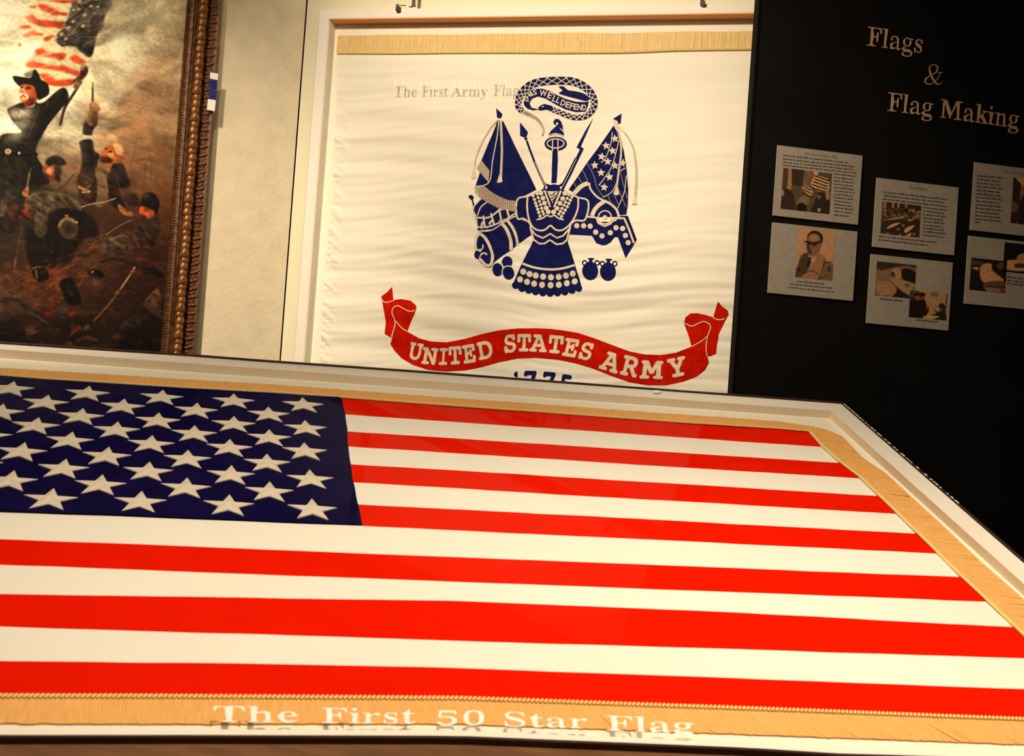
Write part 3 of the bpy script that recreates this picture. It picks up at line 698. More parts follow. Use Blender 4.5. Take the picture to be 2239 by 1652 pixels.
# date patch, mostly behind the table case
mb = MB()
sh(mb, S6([(1580, 1062), (1700, 1032), (1830, 1020), (2000, 1025), (2239, 1052), (2370, 1100), (2340, 1230), (2310, 1340), (1610, 1330)]), False, off(.0004), thick=0)
pt = part('date_patch', mb, M['patch'], af, 'pale patch bearing a navy date')
for f_, ch, x, y, w_, h_, r_ in ((S6, '1', 1682, 1195, 62, 240, -3), (S6, '7', 1828, 1190, 140, 240, 1), (S6, '7', 2035, 1203, 138, 240, 5), (S7, '5', 190, 1232, 130, 240, 8)):
    (px, py), = f_([(x, y)]); mb = MB(); char(mb, PF, ch, px, py, w_ / 5.089, h_ / 5.089, r_, NN, 'slab', .035, .05, disp=dF, off=O1)
    part('digit', mb, M['navy'], pt)

# clips and strap above the wall case
def clip(px, py, label):
    u, v = PF.loc(px, py, .062); t = thing('cable_clip', label, 'clip', PF, (u, v - .008, FN), 'cable clips on the wall case')
    mb = MB(); mb.box(u - .0075, u + .0078, v - .010, v + .004, FN + .0003, FN + .014); mb.box(u - .004, u + .004, v - .012, v - .010, FN + .002, FN + .012)
    link('clip_body', mb.v, mb.f, M['clipm'], None, t)
    bm = bmesh.new(); bmesh.ops.create_icosphere(bm, subdivisions=2, radius=.0075)
    vs = [(q.co.x + u - .003, q.co.y + v + .009, q.co.z + FN + .009) for q in bm.verts]; fs = [[q.index for q in f.verts] for f in bm.faces]; bm.free()
    link('ball', vs, fs, M['chrome'], None, t, smooth=True)
    mb = MB(); mb.box(u + .002, u + .028, v + .008, v + .011, FN + .006, FN + .009); link('pin', mb.v, mb.f, M['chrome'], None, t)
clip(872, 19, 'small dark metal clip with a chrome ball near the left end of the case top')
clip(1537, 6, 'small dark metal clip with a chrome ball near the right end of the case top')
u, v = PF.loc(902.5, 13, .07)
mb = MB(); mb.box(u - .0062, u + .0062, v, 2.04, FN + .004, FN + .007); mb.box(u - .008, u + .008, v - .001, v + .004, FN + .003, FN + .008)
mb.box(u - .018, u - .004, v - .002, v + .001, FN + .0005, FN + .004)
tag(link('hanging_strap', mb.v, mb.f, M['strap'], PF, None, (u, v, FN)), 'narrow dark grey strap hanging down to the top of the wall case', 'strap')

# ================================================================== black wall: lettering and boards
def letters_thing(name, label, words):
    b = PB.loc(words[0][1], words[0][3], .002)
    t = thing(name, label, 'lettering', PB, (b[0], b[1], 0))
    for s, x0, x1, y0, y1, cp in words: word_parts(PB, s, x0, x1, y0, y1, cp, .0042, M['letter'], t, lean=.072, wt=.10, thick=.004)
    return t
letters_thing('wall_lettering', 'tan serif word Flags at the top of the black wall', [('Flags', 1896.3, 2016, 99, 115.5, 42)])
t = thing('wall_lettering', 'tan ampersand between the two lines of words on the black wall', 'lettering', PB, (*PB.loc(2041, 185, .002), 0))
mb = MB()
amp = lambda pts: [(1860 + x / 5.507, 20 + y / 5.507) for x, y in pts]
ap = catmull([(1108, 862), (1088, 893), (1055, 905), (1022, 885), (985, 830), (958, 765), (948, 715), (965, 680), (1000, 668), (1038, 685), (1045, 725), (1020, 765), (960, 800), (910, 835), (896, 870), (925, 900), (970, 898), (1015, 870), (1050, 830), (1080, 775)], False, 6)
wd = [3, 5, 12, 24, 26, 25, 18, 10, 9, 15, 20, 14, 9, 20, 22, 14, 10, 10, 9, 8]
for i in range(len(ap) - 1):
    k = i / 6; a = np.interp(k, range(20), wd); b = np.interp(k + 1 / 6, range(20), wd)
    stroke(mb, PB, amp([ap[i], (ap[i + 1][0] + (ap[i + 1][0] - ap[i][0]) * .08, ap[i + 1][1] + (ap[i + 1][1] - ap[i][1]) * .08)]), a / 5.5, .0042, smooth=False, w2=b / 5.5)
stroke(mb, PB, amp([(1048, 764), (1108, 764)]), 1.6, .0043, smooth=False)
vs = mb.v + [(a, b, 0.0002) for a, b, c in mb.v]
link('letter', mb.v, mb.f, M['letter'], None, t)
letters_thing('wall_lettering', 'tan serif words Flag Making above the grey photo boards', [('Flag', 1940.8, 2038.9, 241.9, 253.5, 41), ('Making', 2057, 2227.7, 256.6, 280.5, 41)])

# ---- tiny painter: colours on a dense grid of vertices (flat pictures in the scene)
def srgb2lin(c): c = np.asarray(c, float) / 255.; return np.where(c <= .04045, c / 12.92, ((c + .055) / 1.055) ** 2.4)
class Painter:
    def __init__(s, X, Y):
        s.X = X; s.Y = Y; s.C = np.zeros((len(X), 3))
    def mix(s, idx, a, col):
        s.C[idx] = s.C[idx] * (1 - a[:, None]) + np.asarray(col, float) * a[:, None]
    def sel(s, pts, pad):
        x = [p[0] for p in pts]; y = [p[1] for p in pts]
        return np.nonzero((s.X > min(x) - pad) & (s.X < max(x) + pad) & (s.Y > min(y) - pad) & (s.Y < max(y) + pad))[0]
    @staticmethod
    def segd(x, y, a, b):
        dx, dy = b[0] - a[0], b[1] - a[1]; L = dx * dx + dy * dy + 1e-9
        t = np.clip(((x - a[0]) * dx + (y - a[1]) * dy) / L, 0, 1)
        return np.hypot(x - a[0] - t * dx, y - a[1] - t * dy), t
    def poly(s, col, pts, soft=1.5, al=1.0, sm=True, form=0.0):
        if sm: pts = catmull(pts, True, 4)
        i = s.sel(pts, soft * 2)
        if not len(i): return
        x, y = s.X[i], s.Y[i]; ins = np.zeros(len(i), bool); d = np.full(len(i), 1e9)
        n = len(pts)
        for k in range(n):
            a, b = pts[k], pts[(k + 1) % n]
            d = np.minimum(d, s.segd(x, y, a, b)[0])
            c = ((a[1] > y) != (b[1] > y)) & (x < (b[0] - a[0]) * (y - a[1]) / (b[1] - a[1] + 1e-12) + a[0]); ins ^= c
        sd = np.where(ins, d, -d); col = np.asarray(col, float)
        if form:
            xs = [p[0] for p in pts]; ys = [p[1] for p in pts]; tx = (x - min(xs)) / (max(xs) - min(xs) + 1e-9); ty = (y - min(ys)) / (max(ys) - min(ys) + 1e-9)
            k = 1.18 - .36 * (.55 * ty + .45 * tx) * 2 * .8 + .75 * vnoise((x * .8 + y * .5) / 16, (y * .8 - x * .5) / 5.5, 71, 2) + .5 * vnoise(x / 14, y / 12, 72, 2)
            col = col[None, :] * np.clip(1 + form * (k - 1), .25, 2.2)[:, None]
        s.mix(i, np.clip(.5 + sd / (2 * soft), 0, 1) * al, col)
    def line(s, col, w, pts, soft=1.0, al=1.0, w2=None, sm=True):
        if sm and len(pts) > 2: pts = catmull(pts, False, 4)
        i = s.sel(pts, w + soft * 2)
        if not len(i): return
        x, y = s.X[i], s.Y[i]; best = np.full(len(i), -1e9); n = len(pts) - 1
        for k in range(n):
            d, t = s.segd(x, y, pts[k], pts[k + 1]); ww = w if w2 is None else w + (w2 - w) * (k + t) / n
            best = np.maximum(best, ww / 2 - d)
        s.mix(i, np.clip(.5 + best / (2 * soft), 0, 1) * al, col)
    def ell(s, col, cx, cy, a, b, rot=0, soft=1.5, al=1.0):
        r = math.radians(rot); i = s.sel([(cx - a - b, cy - a - b), (cx + a + b, cy + a + b)], soft * 2)
        if not len(i): return
        x, y = s.X[i] - cx, s.Y[i] - cy; X = (x * math.cos(r) + y * math.sin(r)) / a; Y = (-x * math.sin(r) + y * math.cos(r)) / b
        q = np.sqrt(X * X + Y * Y); s.mix(i, np.clip(.5 + (1 - q) * min(a, b) / (2 * soft), 0, 1) * al, col)
def vnoise(X, Y, seed=0, octs=4):
    rng = np.random.RandomState(seed); T = rng.rand(256, 256); out = np.zeros(len(X)); amp = 1; tot = 0
    for o in range(octs):
        x = X * 2 ** o + 17.3 * o; y = Y * 2 ** o + 5.1 * o
        xi = np.floor(x).astype(int); yi = np.floor(y).astype(int); fx = x - xi; fy = y - yi
        fx = fx * fx * (3 - 2 * fx); fy = fy * fy * (3 - 2 * fy)
        g = lambda a, b: T[a % 256, b % 256]
        out += amp * ((g(xi, yi) * (1 - fx) + g(xi + 1, yi) * fx) * (1 - fy) + (g(xi, yi + 1) * (1 - fx) + g(xi + 1, yi + 1) * fx) * fy)
        tot += amp; amp *= .5
    return out / tot - .5
def paintmat(name, gain=1.0, rough=.6):
    m = bpy.data.materials.new(name); m.use_nodes = True; nt = m.node_tree; b = nt.nodes['Principled BSDF']
    a = nt.nodes.new('ShaderNodeVertexColor'); a.layer_name = 'Col'; nt.links.new(a.outputs[0], b.inputs['Base Color'])
    b.inputs['Roughness'].default_value = rough; b.inputs['Specular IOR Level'].default_value = .12
    return m
def picture(name, plane, U, V, n, painter_fn, m, parent, gain=1.0):
    """a flat picture: grid of vertices at plane coords U x V, coloured by painter_fn(Painter) working in photo pixels"""
    P = [(u, v, n) for v in V for u in U]; nu = len(U)
    uv = np.array([(p[0], p[1]) for p in P])
    X = (MW @ (plane.O[:, None] + plane.U[:, None] * uv[:, 0] + plane.V[:, None] * uv[:, 1] + plane.N[:, None] * n))
    pa = Painter(W / 2 + F * X[0] / X[2], H / 2 + F * X[1] / X[2]); painter_fn(pa)
    bb = parent['_b']
    me = bpy.data.meshes.new(name)
    me.from_pydata([(a - bb[0], b - bb[1], c - bb[2]) for a, b, c in P], [], [(j * nu + i, j * nu + i + 1, (j + 1) * nu + i + 1, (j + 1) * nu + i) for j in range(len(V) - 1) for i in range(nu - 1)])
    at = me.color_attributes.new('Col', 'FLOAT_COLOR', 'POINT')
    col = np.ones((len(P), 4)); col[:, :3] = np.clip(srgb2lin(np.clip(pa.C, 0, 255)) * gain, 0, .95)
    at.data.foreach_set('color', col.ravel()); me.materials.append(m)
    o = bpy.data.objects.new(name, me); COL.objects.link(o); o.parent = parent; o['_b'] = list(bb)
    return o
pm_board = paintmat('printed_photo', rough=.7)
def textrow(mb, p0, p1, h, n=.0052, seed=0, gap=.28):
    """one line of small print: word-length dashes broken into letter blobs"""
    rnd = random.Random(seed); L = math.hypot(p1[0] - p0[0], p1[1] - p0[1]); x = 0; dx, dy = (p1[0] - p0[0]) / L, (p1[1] - p0[1]) / L
    while x < L - 2:
        wl = min(rnd.uniform(4, 15), L - x); a = x
        while a < x + wl - .6:
            lw = rnd.uniform(.9, 1.7); up = rnd.choice([0, 0, 0, .45, -.3]) * h
            q = []
            for s, t in ((a, .5 * h), (a + lw * .8, .5 * h), (a + lw * .8, -.5 * h - max(up, 0)), (a, -.5 * h - max(up, 0))):
                q.append(PB.loc(p0[0] + dx * s + .07 * -t, p0[1] + dy * s + t, n))
            mb.add([(u, v, n) for u, v in q], [(0, 1, 2, 3)]); a += lw
        x += wl + rnd.uniform(1.2, 2.0)
def board(corner_px, wpx, label, photos, rows, title=None, w=.2794, h=.211):
    u, v = PB.loc(*corner_px, .005)
    t = thing('photo_board', label, 'sign', PB, (u + w / 2, v - h, 0), 'grey photo boards on the black wall')
    link('panel', *box(u, u + w, v - h, v, .0005, .005), M['board'], None, t)
    for (x0, y0, x1, y1), fn, gain in photos:      # photo rectangle by its top-left and bottom-right pixels
        a = PB.loc(x0, y0, .0055); b = PB.loc(x1, y1, .0055)
        nu = max(8, int((b[0] - a[0]) / .0011)); nv = max(8, int((a[1] - b[1]) / .0011))
        picture('photograph', PB, np.linspace(a[0], b[0], nu), np.linspace(b[1], a[1], nv), .0055, fn, pm_board, t, gain)
    mb = MB()
    for k, (a, b, hh) in enumerate(rows): textrow(mb, a, b, hh, seed=int(a[0] * 7 + a[1] * 13))
    if title:
        s, x0, x1, y0, y1, cp = title; word(mb, PB, s, x0, x1, y0, y1, cp, .0053)
    if mb.v: o = link('print', mb.v, mb.f, M['ink'], None, t); o['label'] = 'dark small print'
    return t
def Z(ox, oy, s): return lambda pts: [(ox + x / s, oy + y / s) for x, y in pts]
z1 = Z(1660, 300, 8.26); z2 = Z(1660, 480, 8.7); z3 = Z(1880, 380, 9.18); z4 = Z(1880, 550, 9.18); z5 = Z(2090, 340, 4.86)
def nmul(p, amt, sx=.3, sy=.3, seed=1): p.C *= (1 + amt * vnoise(p.X * sx, p.Y * sy, seed))[:, None]
def ph1(p):
    p.C[:] = (62, 50, 36); P = lambda c, q, s=1.0, al=1: p.poly(c, z1(q), s, al)
    P((40, 32, 22), [(580, 540), (820, 560), (800, 860), (590, 830)]); P((120, 82, 55), [(525, 540), (585, 545), (575, 960), (500, 960)]); P((50, 38, 26), [(430, 545), (520, 550), (500, 900), (400, 900)])
    P((88, 68, 48), [(830, 590), (980, 700), (960, 860), (800, 850)]); P((140, 105, 72), [(970, 600), (1070, 605), (1050, 690), (990, 680)])
    for k in range(9): p.line((50, 40, 28), .7, z1([(825, 650 + k * 28), (975, 720 + k * 16)]), .5)
    P((150, 112, 76), [(1010, 700), (1250, 770), (1225, 1000), (950, 900)], .7)
    for k in range(5): p.line((20, 15, 10), 2.6, z1([(1020 - k * 18, 700 + k * 52), (1250 - k * 8, 785 + k * 52)]), .6, sm=False)
    P((140, 104, 70), [(800, 860), (960, 940), (930, 1060), (790, 960)], .7)
    for k in range(3): p.line((26, 20, 14), 2.2, z1([(800, 880 + k * 60), (940, 960 + k * 60)]), .6, sm=False)
    P((36, 28, 20), [(390, 1060), (450, 960), (600, 980), (640, 1300), (375, 1300)]); P((30, 24, 18), [(455, 940), (530, 935), (540, 1010), (460, 1010)]); P((120, 84, 56), [(400, 960), (440, 960), (450, 1040), (410, 1050)])
    P((95, 72, 50), [(740, 1080), (870, 1070), (900, 1200), (690, 1230)]); P((24, 16, 12), [(690, 1220), (770, 1180), (850, 1240), (840, 1340), (680, 1330)])
    P((30, 25, 19), [(1060, 1000), (1180, 1000), (1270, 1130), (1270, 1390), (950, 1350), (1000, 1180)]); P((90, 62, 42), [(1040, 1040), (1120, 1050), (1100, 1110), (1050, 1100)]); P((120, 85, 58), [(1200, 990), (1275, 1000), (1260, 1120), (1210, 1120)]); P((130, 95, 64), [(1060, 1280), (1110, 1290), (1090, 1350), (1055, 1330)])
    nmul(p, .35)
def ph2(p):
    p.C[:] = (136, 100, 70); P = lambda c, q, s=1.2, al=1: p.poly(c, z2(q), s, al)
    P((88, 62, 42), [(800, 680), (920, 640), (960, 720), (1170, 660), (1300, 800), (1390, 830), (1390, 1160), (690, 1100), (740, 850)])
    P((112, 80, 54), [(960, 740), (1150, 680), (1230, 760), (1150, 1120), (820, 1090)]); P((55, 40, 28), [(820, 670), (930, 650), (950, 900), (820, 1060), (700, 1090), (730, 880)])
    P((25, 17, 12), [(960, 720), (1000, 760), (960, 860), (900, 900)]); P((140, 106, 74), [(980, 750), (1080, 710), (1010, 820)])
    P((92, 66, 46), [(905, 400), (1000, 260), (1150, 280), (1180, 440), (1150, 620), (1040, 690), (950, 670), (905, 560)]); P((52, 38, 28), [(905, 480), (960, 500), (1000, 660), (940, 650), (910, 560)])
    P((24, 19, 14), [(910, 400), (920, 300), (980, 230), (1060, 210), (1160, 250), (1215, 340), (1190, 430), (1165, 400), (1150, 310), (1050, 260), (960, 290), (925, 360)]); P((126, 92, 62), [(960, 310), (1090, 290), (1130, 380), (1000, 410)], 1.5, .8)
    p.line((14, 10, 8), 3.2, z2([(870, 420), (940, 425), (1000, 445), (1090, 440), (1190, 425)]), .7); P((40, 28, 22), [(1010, 450), (1090, 455), (1080, 500), (1020, 495)]); P((40, 28, 22), [(920, 440), (975, 450), (965, 500), (915, 490)])
    p.line((60, 40, 28), 1.4, z2([(960, 600), (1020, 600)]), .7)
    for q in ([(1240, 800), (1190, 980), (1130, 1130)], [(840, 1030), (1000, 970), (1120, 1030)], [(1110, 1130), (1300, 1060)], [(1250, 820), (1330, 810)]): p.line((36, 26, 18), 1.8, z2(q), .9)
    P((40, 32, 22), [(1310, 900), (1365, 900), (1340, 990), (1300, 970)]); P((30, 12, 8), [(730, 930), (775, 930), (770, 980), (730, 970)])
    nmul(p, .2)
def ph3(p):
    p.C[:] = (38, 28, 20); P = lambda c, q, s=.9, al=1: p.poly(c, z3(q), s, al)
    for a, b in ((480, 535), (650, 690), (760, 800), (915, 950)): P((118, 84, 56), [(a, 545), (b, 550), (b - 5, 680), (a - 5, 680)])
    P((52, 40, 28), [(440, 690), (1210, 720), (1200, 900), (430, 900)])
    rnd = random.Random(3)
    for k in range(45): x, y = rnd.uniform(450, 1200), rnd.uniform(690, 900); P((rnd.choice([(120, 88, 58), (90, 66, 44), (24, 16, 10)])), [(x, y), (x + rnd.uniform(25, 60), y - 12), (x + 45, y + 18), (x + 5, y + 25)], .8)
    for q in ([(440, 935), (820, 860), (960, 830), (820, 885), (600, 920)], [(540, 1100), (640, 1010), (820, 975), (700, 1050)], [(900, 1110), (1000, 1050), (1100, 1040), (960, 1170), (900, 1170)], [(860, 1270), (1040, 1180), (980, 1270)], [(950, 940), (1090, 900), (1060, 930), (990, 950)]): P((160, 116, 76), q)
    for x, y in ((1180, 770), (1110, 870), (1000, 730), (770, 1110), (560, 1200), (800, 1230), (1090, 1210), (500, 730), (870, 1030)): p.ell((125, 88, 58), *z3([(x, y)])[0], 3.2, 2.6, 0, 1)
    nmul(p, .4, .4, .4)
def ph4a(p):
    p.C[:] = (96, 72, 50); P = lambda c, q, s=1.0, al=1: p.poly(c, z4(q), s, al)
    P((40, 30, 22), [(340, 190), (1150, 270), (1140, 330), (820, 290), (600, 340), (380, 360)]); P((88, 66, 46), [(840, 290), (1000, 290), (1140, 360), (1130, 420), (930, 340)])
    P((22, 16, 12), [(840, 370), (960, 340), (1130, 430), (1110, 640), (860, 550)]); P((28, 21, 16), [(610, 600), (700, 640), (960, 860), (1000, 940), (640, 900), (740, 780)])
    P((124, 94, 64), [(600, 560), (850, 570), (1100, 650), (1020, 790), (930, 850)]); P((70, 50, 34), [(910, 640), (1010, 670), (980, 720), (900, 700)], 1, .7)
    P((118, 88, 60), [(340, 780), (360, 620), (560, 590), (740, 740), (640, 900), (420, 890)]); P((130, 98, 66), [(630, 390), (760, 330), (830, 430), (820, 530), (720, 540)]); P((50, 38, 26), [(630, 400), (700, 420), (700, 500), (640, 490)])
    p.line((45, 32, 22), 1.2, z4([(340, 860), (480, 890), (600, 870)])); nmul(p, .3)
def ph4b(p):
    p.C[:] = (128, 98, 68); P = lambda c, q, s=.9, al=1: p.poly(c, z4(q), s, al)
    P((60, 46, 34), [(1010, 790), (1110, 770), (1200, 790), (1100, 930), (1000, 960)])
    P((22, 15, 10), [(980, 1310), (985, 1060), (1050, 930), (1180, 960), (1300, 960), (1340, 1080), (1390, 1160), (1320, 1300), (1250, 1330)]); P((28, 22, 16), [(1100, 840), (1200, 820), (1300, 830), (1305, 900), (1250, 940), (1120, 900)])
    P((120, 45, 20), [(1120, 900), (1200, 880), (1190, 970), (1130, 960)]); P((100, 40, 20), [(1230, 900), (1300, 900), (1280, 960), (1220, 960)]); P((110, 45, 25), [(1340, 1110), (1400, 1100), (1370, 1150), (1320, 1150)])
    P((30, 24, 18), [(1580, 1090), (1640, 1030), (1710, 1090), (1720, 1200), (1730, 1380), (1450, 1340), (1450, 1260), (1540, 1240), (1480, 1150), (1560, 1200), (1620, 1180)]); P((90, 40, 20), [(1610, 1140), (1670, 1150), (1650, 1200), (1600, 1190)])
    P((150, 110, 76), [(1250, 1310), (1420, 1280), (1600, 1300), (1450, 1350)]); P((85, 72, 54), [(1440, 810), (1570, 820), (1555, 895), (1440, 885)]); p.line((60, 45, 32), 3, z4([(1750, 850), (1725, 1120)])); nmul(p, .2)
def ph5(p):
    p.C[:] = (96, 68, 44); P = lambda c, q, s=.9, al=1: p.poly(c, z5(q), s, al)
    P((34, 26, 18), [(605, 235), (640, 230), (690, 310), (680, 440), (690, 560), (640, 710), (570, 700), (600, 500)]); P((150, 108, 68), [(640, 235), (730, 240), (730, 330), (690, 300)]); P((30, 22, 15), [(690, 480), (740, 430), (740, 720), (650, 710)]); P((80, 56, 38), [(590, 500), (660, 510), (650, 590), (585, 590)])
    nmul(p, .3)
def ph6a(p):
    p.C[:] = (22, 16, 11); P = lambda c, q, s=.9, al=1: p.poly(c, z5(q), s, al)
    P((150, 108, 70), [(255, 1200), (300, 1150), (380, 1150), (390, 1220), (510, 1330), (290, 1345)]); P((150, 108, 70), [(175, 1188), (240, 1185), (235, 1215), (180, 1200)]); P((70, 52, 36), [(300, 1350), (520, 1340), (520, 1460), (330, 1440)]); P((110, 78, 52), [(330, 1400), (470, 1420), (450, 1450), (330, 1440)])
    P((70, 50, 34), [(440, 1160), (490, 1130), (520, 1180), (460, 1210)]); p.line((30, 22, 15), 1.4, z5([(320, 1390), (520, 1400)])); P((60, 44, 30), [(165, 1110), (290, 1130), (280, 1160), (180, 1160)]); nmul(p, .3)
def ph6b(p):
    p.C[:] = (14, 10, 7); P = lambda c, q, s=.9, al=1: p.poly(c, z5(q), s, al)
    P((150, 108, 70), [(540, 1160), (560, 1110), (740, 1120), (760, 1220), (550, 1215)]); P((130, 92, 60), [(660, 1060), (720, 1040), (760, 1110), (650, 1110)]); P((50, 36, 24), [(630, 1150), (740, 1150), (740, 1190), (640, 1190)]); nmul(p, .3)
def rows(z, pairs, h): return [(z([a])[0], z([b])[0], h) for a, b in pairs]
GB = 2.4
r1 = rows(z1, [((430, 328), (1600, 462)), ((430, 392), (1720, 535)), ((430, 450), (1720, 590)), ((420, 505), (1760, 650))], 2.6)
r1 += rows(z1, [((1350, 660 + 61 * k), (1740 - (k * 37) % 60, 705 + 60.5 * k)) for k in range(12)] + [((1350, 1400), (1620, 1430))], 2.6)
board((1700.6, 317), 0, 'upper left grey board with a striped flag photo amid small print', [((1660 + 437 / 8.26, 300 + 548 / 8.26, 1660 + 1266 / 8.26, 300 + 1385 / 8.26), ph1, GB)], r1, ('The First 50-Star Flag', *z1([(832, 0)])[0][:1], *z1([(1415, 0)])[0][:1], 300 + 315 / 8.26, 300 + 385 / 8.26, 5.2))
r2 = rows(z2, [((725, 1175), (1240, 1225)), ((590, 1225), (1400, 1305)), ((550, 1285), (1415, 1380))], 2.4)
board((1689.3, 485.7), 0, 'lower left grey board with a portrait of a man in glasses and uniform', [((1660 + 745 / 8.7, 480 + 150 / 8.7, 1660 + 1388 / 8.7, 480 + 1160 / 8.7), ph2, GB)], r2)
r3 = rows(z3, [((475, 365), (1745, 518)), ((475, 435), (1690, 580)), ((460, 505), (1750, 660))] + [((1265, 675 + 69 * k), (1745 - (k * 53) % 90, 730 + 68 * k)) for k in range(9)] + [((380, 1252), (1565, 1382)), ((370, 1320), (1400, 1440))], 2.8)
board((1917.6, 388.2), 0, 'upper middle grey board with a dark photo of crowded work tables', [((1880 + 455 / 9.18, 380 + 550 / 9.18, 1880 + 1190 / 9.18, 380 + 1275 / 9.18), ph3, GB)], r3, ('Flag Makers', *z3([(975, 0)])[0][:1], *z3([(1340, 0)])[0][:1], 380 + 290 / 9.18, 380 + 335 / 9.18, 6))
r4 = rows(z4, [((410, 945), (860, 992)), ((1130, 1370), (1560, 1410))], 3)
board((1904.5, 554.9), 0, 'lower middle grey board with two overlapping photos of flag making', [((1880 + 345 / 9.18, 550 + 190 / 9.18, 1880 + 1090 / 9.18, 550 + 945 / 9.18), ph4a, GB), ((1880 + 1015 / 9.18, 550 + 770 / 9.18, 1880 + 1735 / 9.18, 550 + 1380 / 9.18), ph4b, GB)], r4)
r5 = rows(z5, [((225 - k * 2, 213 + 38.4 * k), (505 - (k * 31) % 45, 240 + 38.4 * k)) for k in range(13)] + [((205, 708), (265, 715))], 3.1)
board((2131.2, 354.4), 0, 'upper right grey board cut off by the photo edge, text column on its left', [((2090 + 612 / 4.86, 340 + 232 / 4.86, 2262, 493), ph5, GB)], r5, ('The Army Flag', 2090 + 500 / 4.86, 2262, 340 + 178 / 4.86, 340 + 228 / 4.86, 6))
r6 = rows(z5, [((545, 1290), (724, 1310)), ((545, 1325), (724, 1345)), ((545, 1360), (724, 1380))], 3)
board((2118.2, 514.9), 0, 'lower right grey board cut off by the photo edge, with dark table photos', [((2090 + 520 / 4.86, 340 + 920 / 4.86, 2262, 340 + 1265 / 4.86), ph6b, GB), ((2090 + 165 / 4.86, 340 + 1083 / 4.86, 2090 + 523 / 4.86, 340 + 1462 / 4.86), ph6a, GB)], r6)

# ================================================================== painting in its ornate frame
CNV = .045
pu, pv = PL.loc(380, 380, CNV)
paint = thing('framed_painting', 'large battle painting with soldiers and a striped flag in an ornate bronze frame', 'painting', PL, (-1.05, -.45, 0))
PR = sum(PL.loc(x, y, CNV)[0] for x, y in ((410, 0), (380, 385), (348, 770))) / 3
pl, ptop, pbot = -1.75, 1.55, -.35
PA = lambda pts: [(x / 8.26, y / 8.26) for x, y in pts]
PBt = lambda pts: [(x / 7.508, 180 + y / 7.508) for x, y in pts]
PC = lambda pts: [(x / 6.22, 380 + y / 6.22) for x, y in pts]
PD = lambda pts: [(x / 6.22, 580 + y / 6.22) for x, y in pts]
def battle(p):
    ctl = [((20, 40), (243, 236, 205)), ((100, 20), (225, 210, 170)), ((250, 60), (195, 180, 148)), ((340, 20), (190, 176, 145)), ((390, 60), (150, 132, 104)), ((300, 90), (200, 184, 150)), ((380, 140), (170, 145, 112)), ((330, 200), (165, 130, 96)), ((240, 150), (215, 200, 165)),
           ((230, 200), (215, 200, 165)), ((20, 120), (240, 232, 200)), ((20, 200), (238, 230, 200)), ((20, 280), (230, 220, 190)), ((110, 225), (235, 226, 195)), ((150, 280), (222, 210, 175)), ((300, 270), (170, 132, 96)), ((200, 300), (176, 155, 122)), ((370, 260), (150, 120, 88)), ((390, 340), (120, 92, 64)),
           ((110, 320), (150, 132, 105)), ((260, 330), (140, 105, 74)), ((150, 370), (110, 84, 60)), ((330, 360), (128, 92, 60)), ((370, 430), (110, 72, 44)), ((280, 430), (90, 60, 40)), ((60, 400), (60, 50, 38)), ((350, 480), (80, 48, 30)), ((250, 480), (64, 42, 28)), ((300, 540), (66, 38, 24)),
           ((200, 560), (86, 54, 36)), ((180, 540), (80, 52, 36)), ((60, 620), (110, 60, 34)), ((120, 640), (88, 46, 28)), ((40, 650), (84, 50, 32)), ((200, 620), (64, 38, 26)), ((300, 620), (54, 30, 20)), ((100, 700), (40, 26, 17)), ((250, 690), (42, 26, 18)), ((340, 690), (30, 18, 12)), ((20, 740), (14, 10, 7)), ((180, 740), (26, 18, 12)),
           ((300, 745), (20, 13, 9)), ((350, 600), (48, 26, 17)), ((10, 520), (58, 46, 34)), ((30, 580), (60, 42, 30)), ((120, 480), (34, 26, 20)), ((-150, 300), (150, 130, 100)), ((-150, 650), (50, 36, 24)), ((200, -150), (200, 185, 150)), ((-150, -100), (220, 205, 170)), ((200, 900), (24, 16, 11))]
    x, y = p.X, p.Y; wsum = np.zeros(len(x)); acc = np.zeros((len(x), 3))
    wx = x + 26 * vnoise(x / 45, y / 45, 4); wy = y + 26 * vnoise(x / 45, y / 45, 5)
    for (a, b), c in ctl:
        g = np.exp(-((wx - a) ** 2 + (wy - b) ** 2) / (2 * 30 ** 2)) + 1e-5 / (1 + ((wx - a) ** 2 + (wy - b) ** 2) / 900); wsum += g; acc += g[:, None] * np.array(c)
    p.C = acc / wsum[:, None]
    # slanting smoke / earth strokes
    s1 = vnoise((x * .9 + y * .45) / 42, (y * .9 - x * .35) / 10, 11, 5); sm_ = np.clip((y - 20) / 380, 0, 1)
    p.C *= (1 + (.20 + .25 * sm_) * s1)[:, None]
    warm = vnoise(x / 26, y / 13, 21, 5); k = np.clip(warm * 2.2, 0, 1) * np.clip((y - 130) / 200, 0, 1) * .35
    p.C = p.C * (1 - k[:, None]) + p.C * np.array([1.25, .88, .62]) * k[:, None]
    b1 = vnoise(x / 60 + 2 * vnoise(x / 80, y / 80, 61, 2), y / 38 + 2 * vnoise(x / 80, y / 80, 62, 2), 63, 6); kk = np.clip(1 - (y - 330) / 160, .25, 1)
    p.C *= (1 + 1.0 * kk * b1)[:, None]
    rim_ = np.clip(1 - np.abs(vnoise(x / 34 + 1.5 * b1, y / 24, 64, 4)) * 14, 0, 1) * kk * np.clip((330 - y) / 200, 0, 1)
    p.C = p.C * (1 - .28 * rim_[:, None]) + np.array([240, 228, 192]) * .28 * rim_[:, None]
    lt = np.clip(vnoise(x / 30, y / 18, 33, 5) * 3 - .1, 0, 1) * np.clip(1 - (y - 250) / 200, 0, 1) * np.clip(1 - np.abs(x - 40) / 260, 0, 1)
    p.C = p.C * (1 - .5 * lt[:, None]) + np.array([246, 240, 212]) * .5 * lt[:, None]
    P = lambda f, c, q, s=1.5, al=1.0: p.poly(c, f(q), s, al, True, 1.25 if sum(c) < 270 else (.6 if sum(c) < 480 else .3))
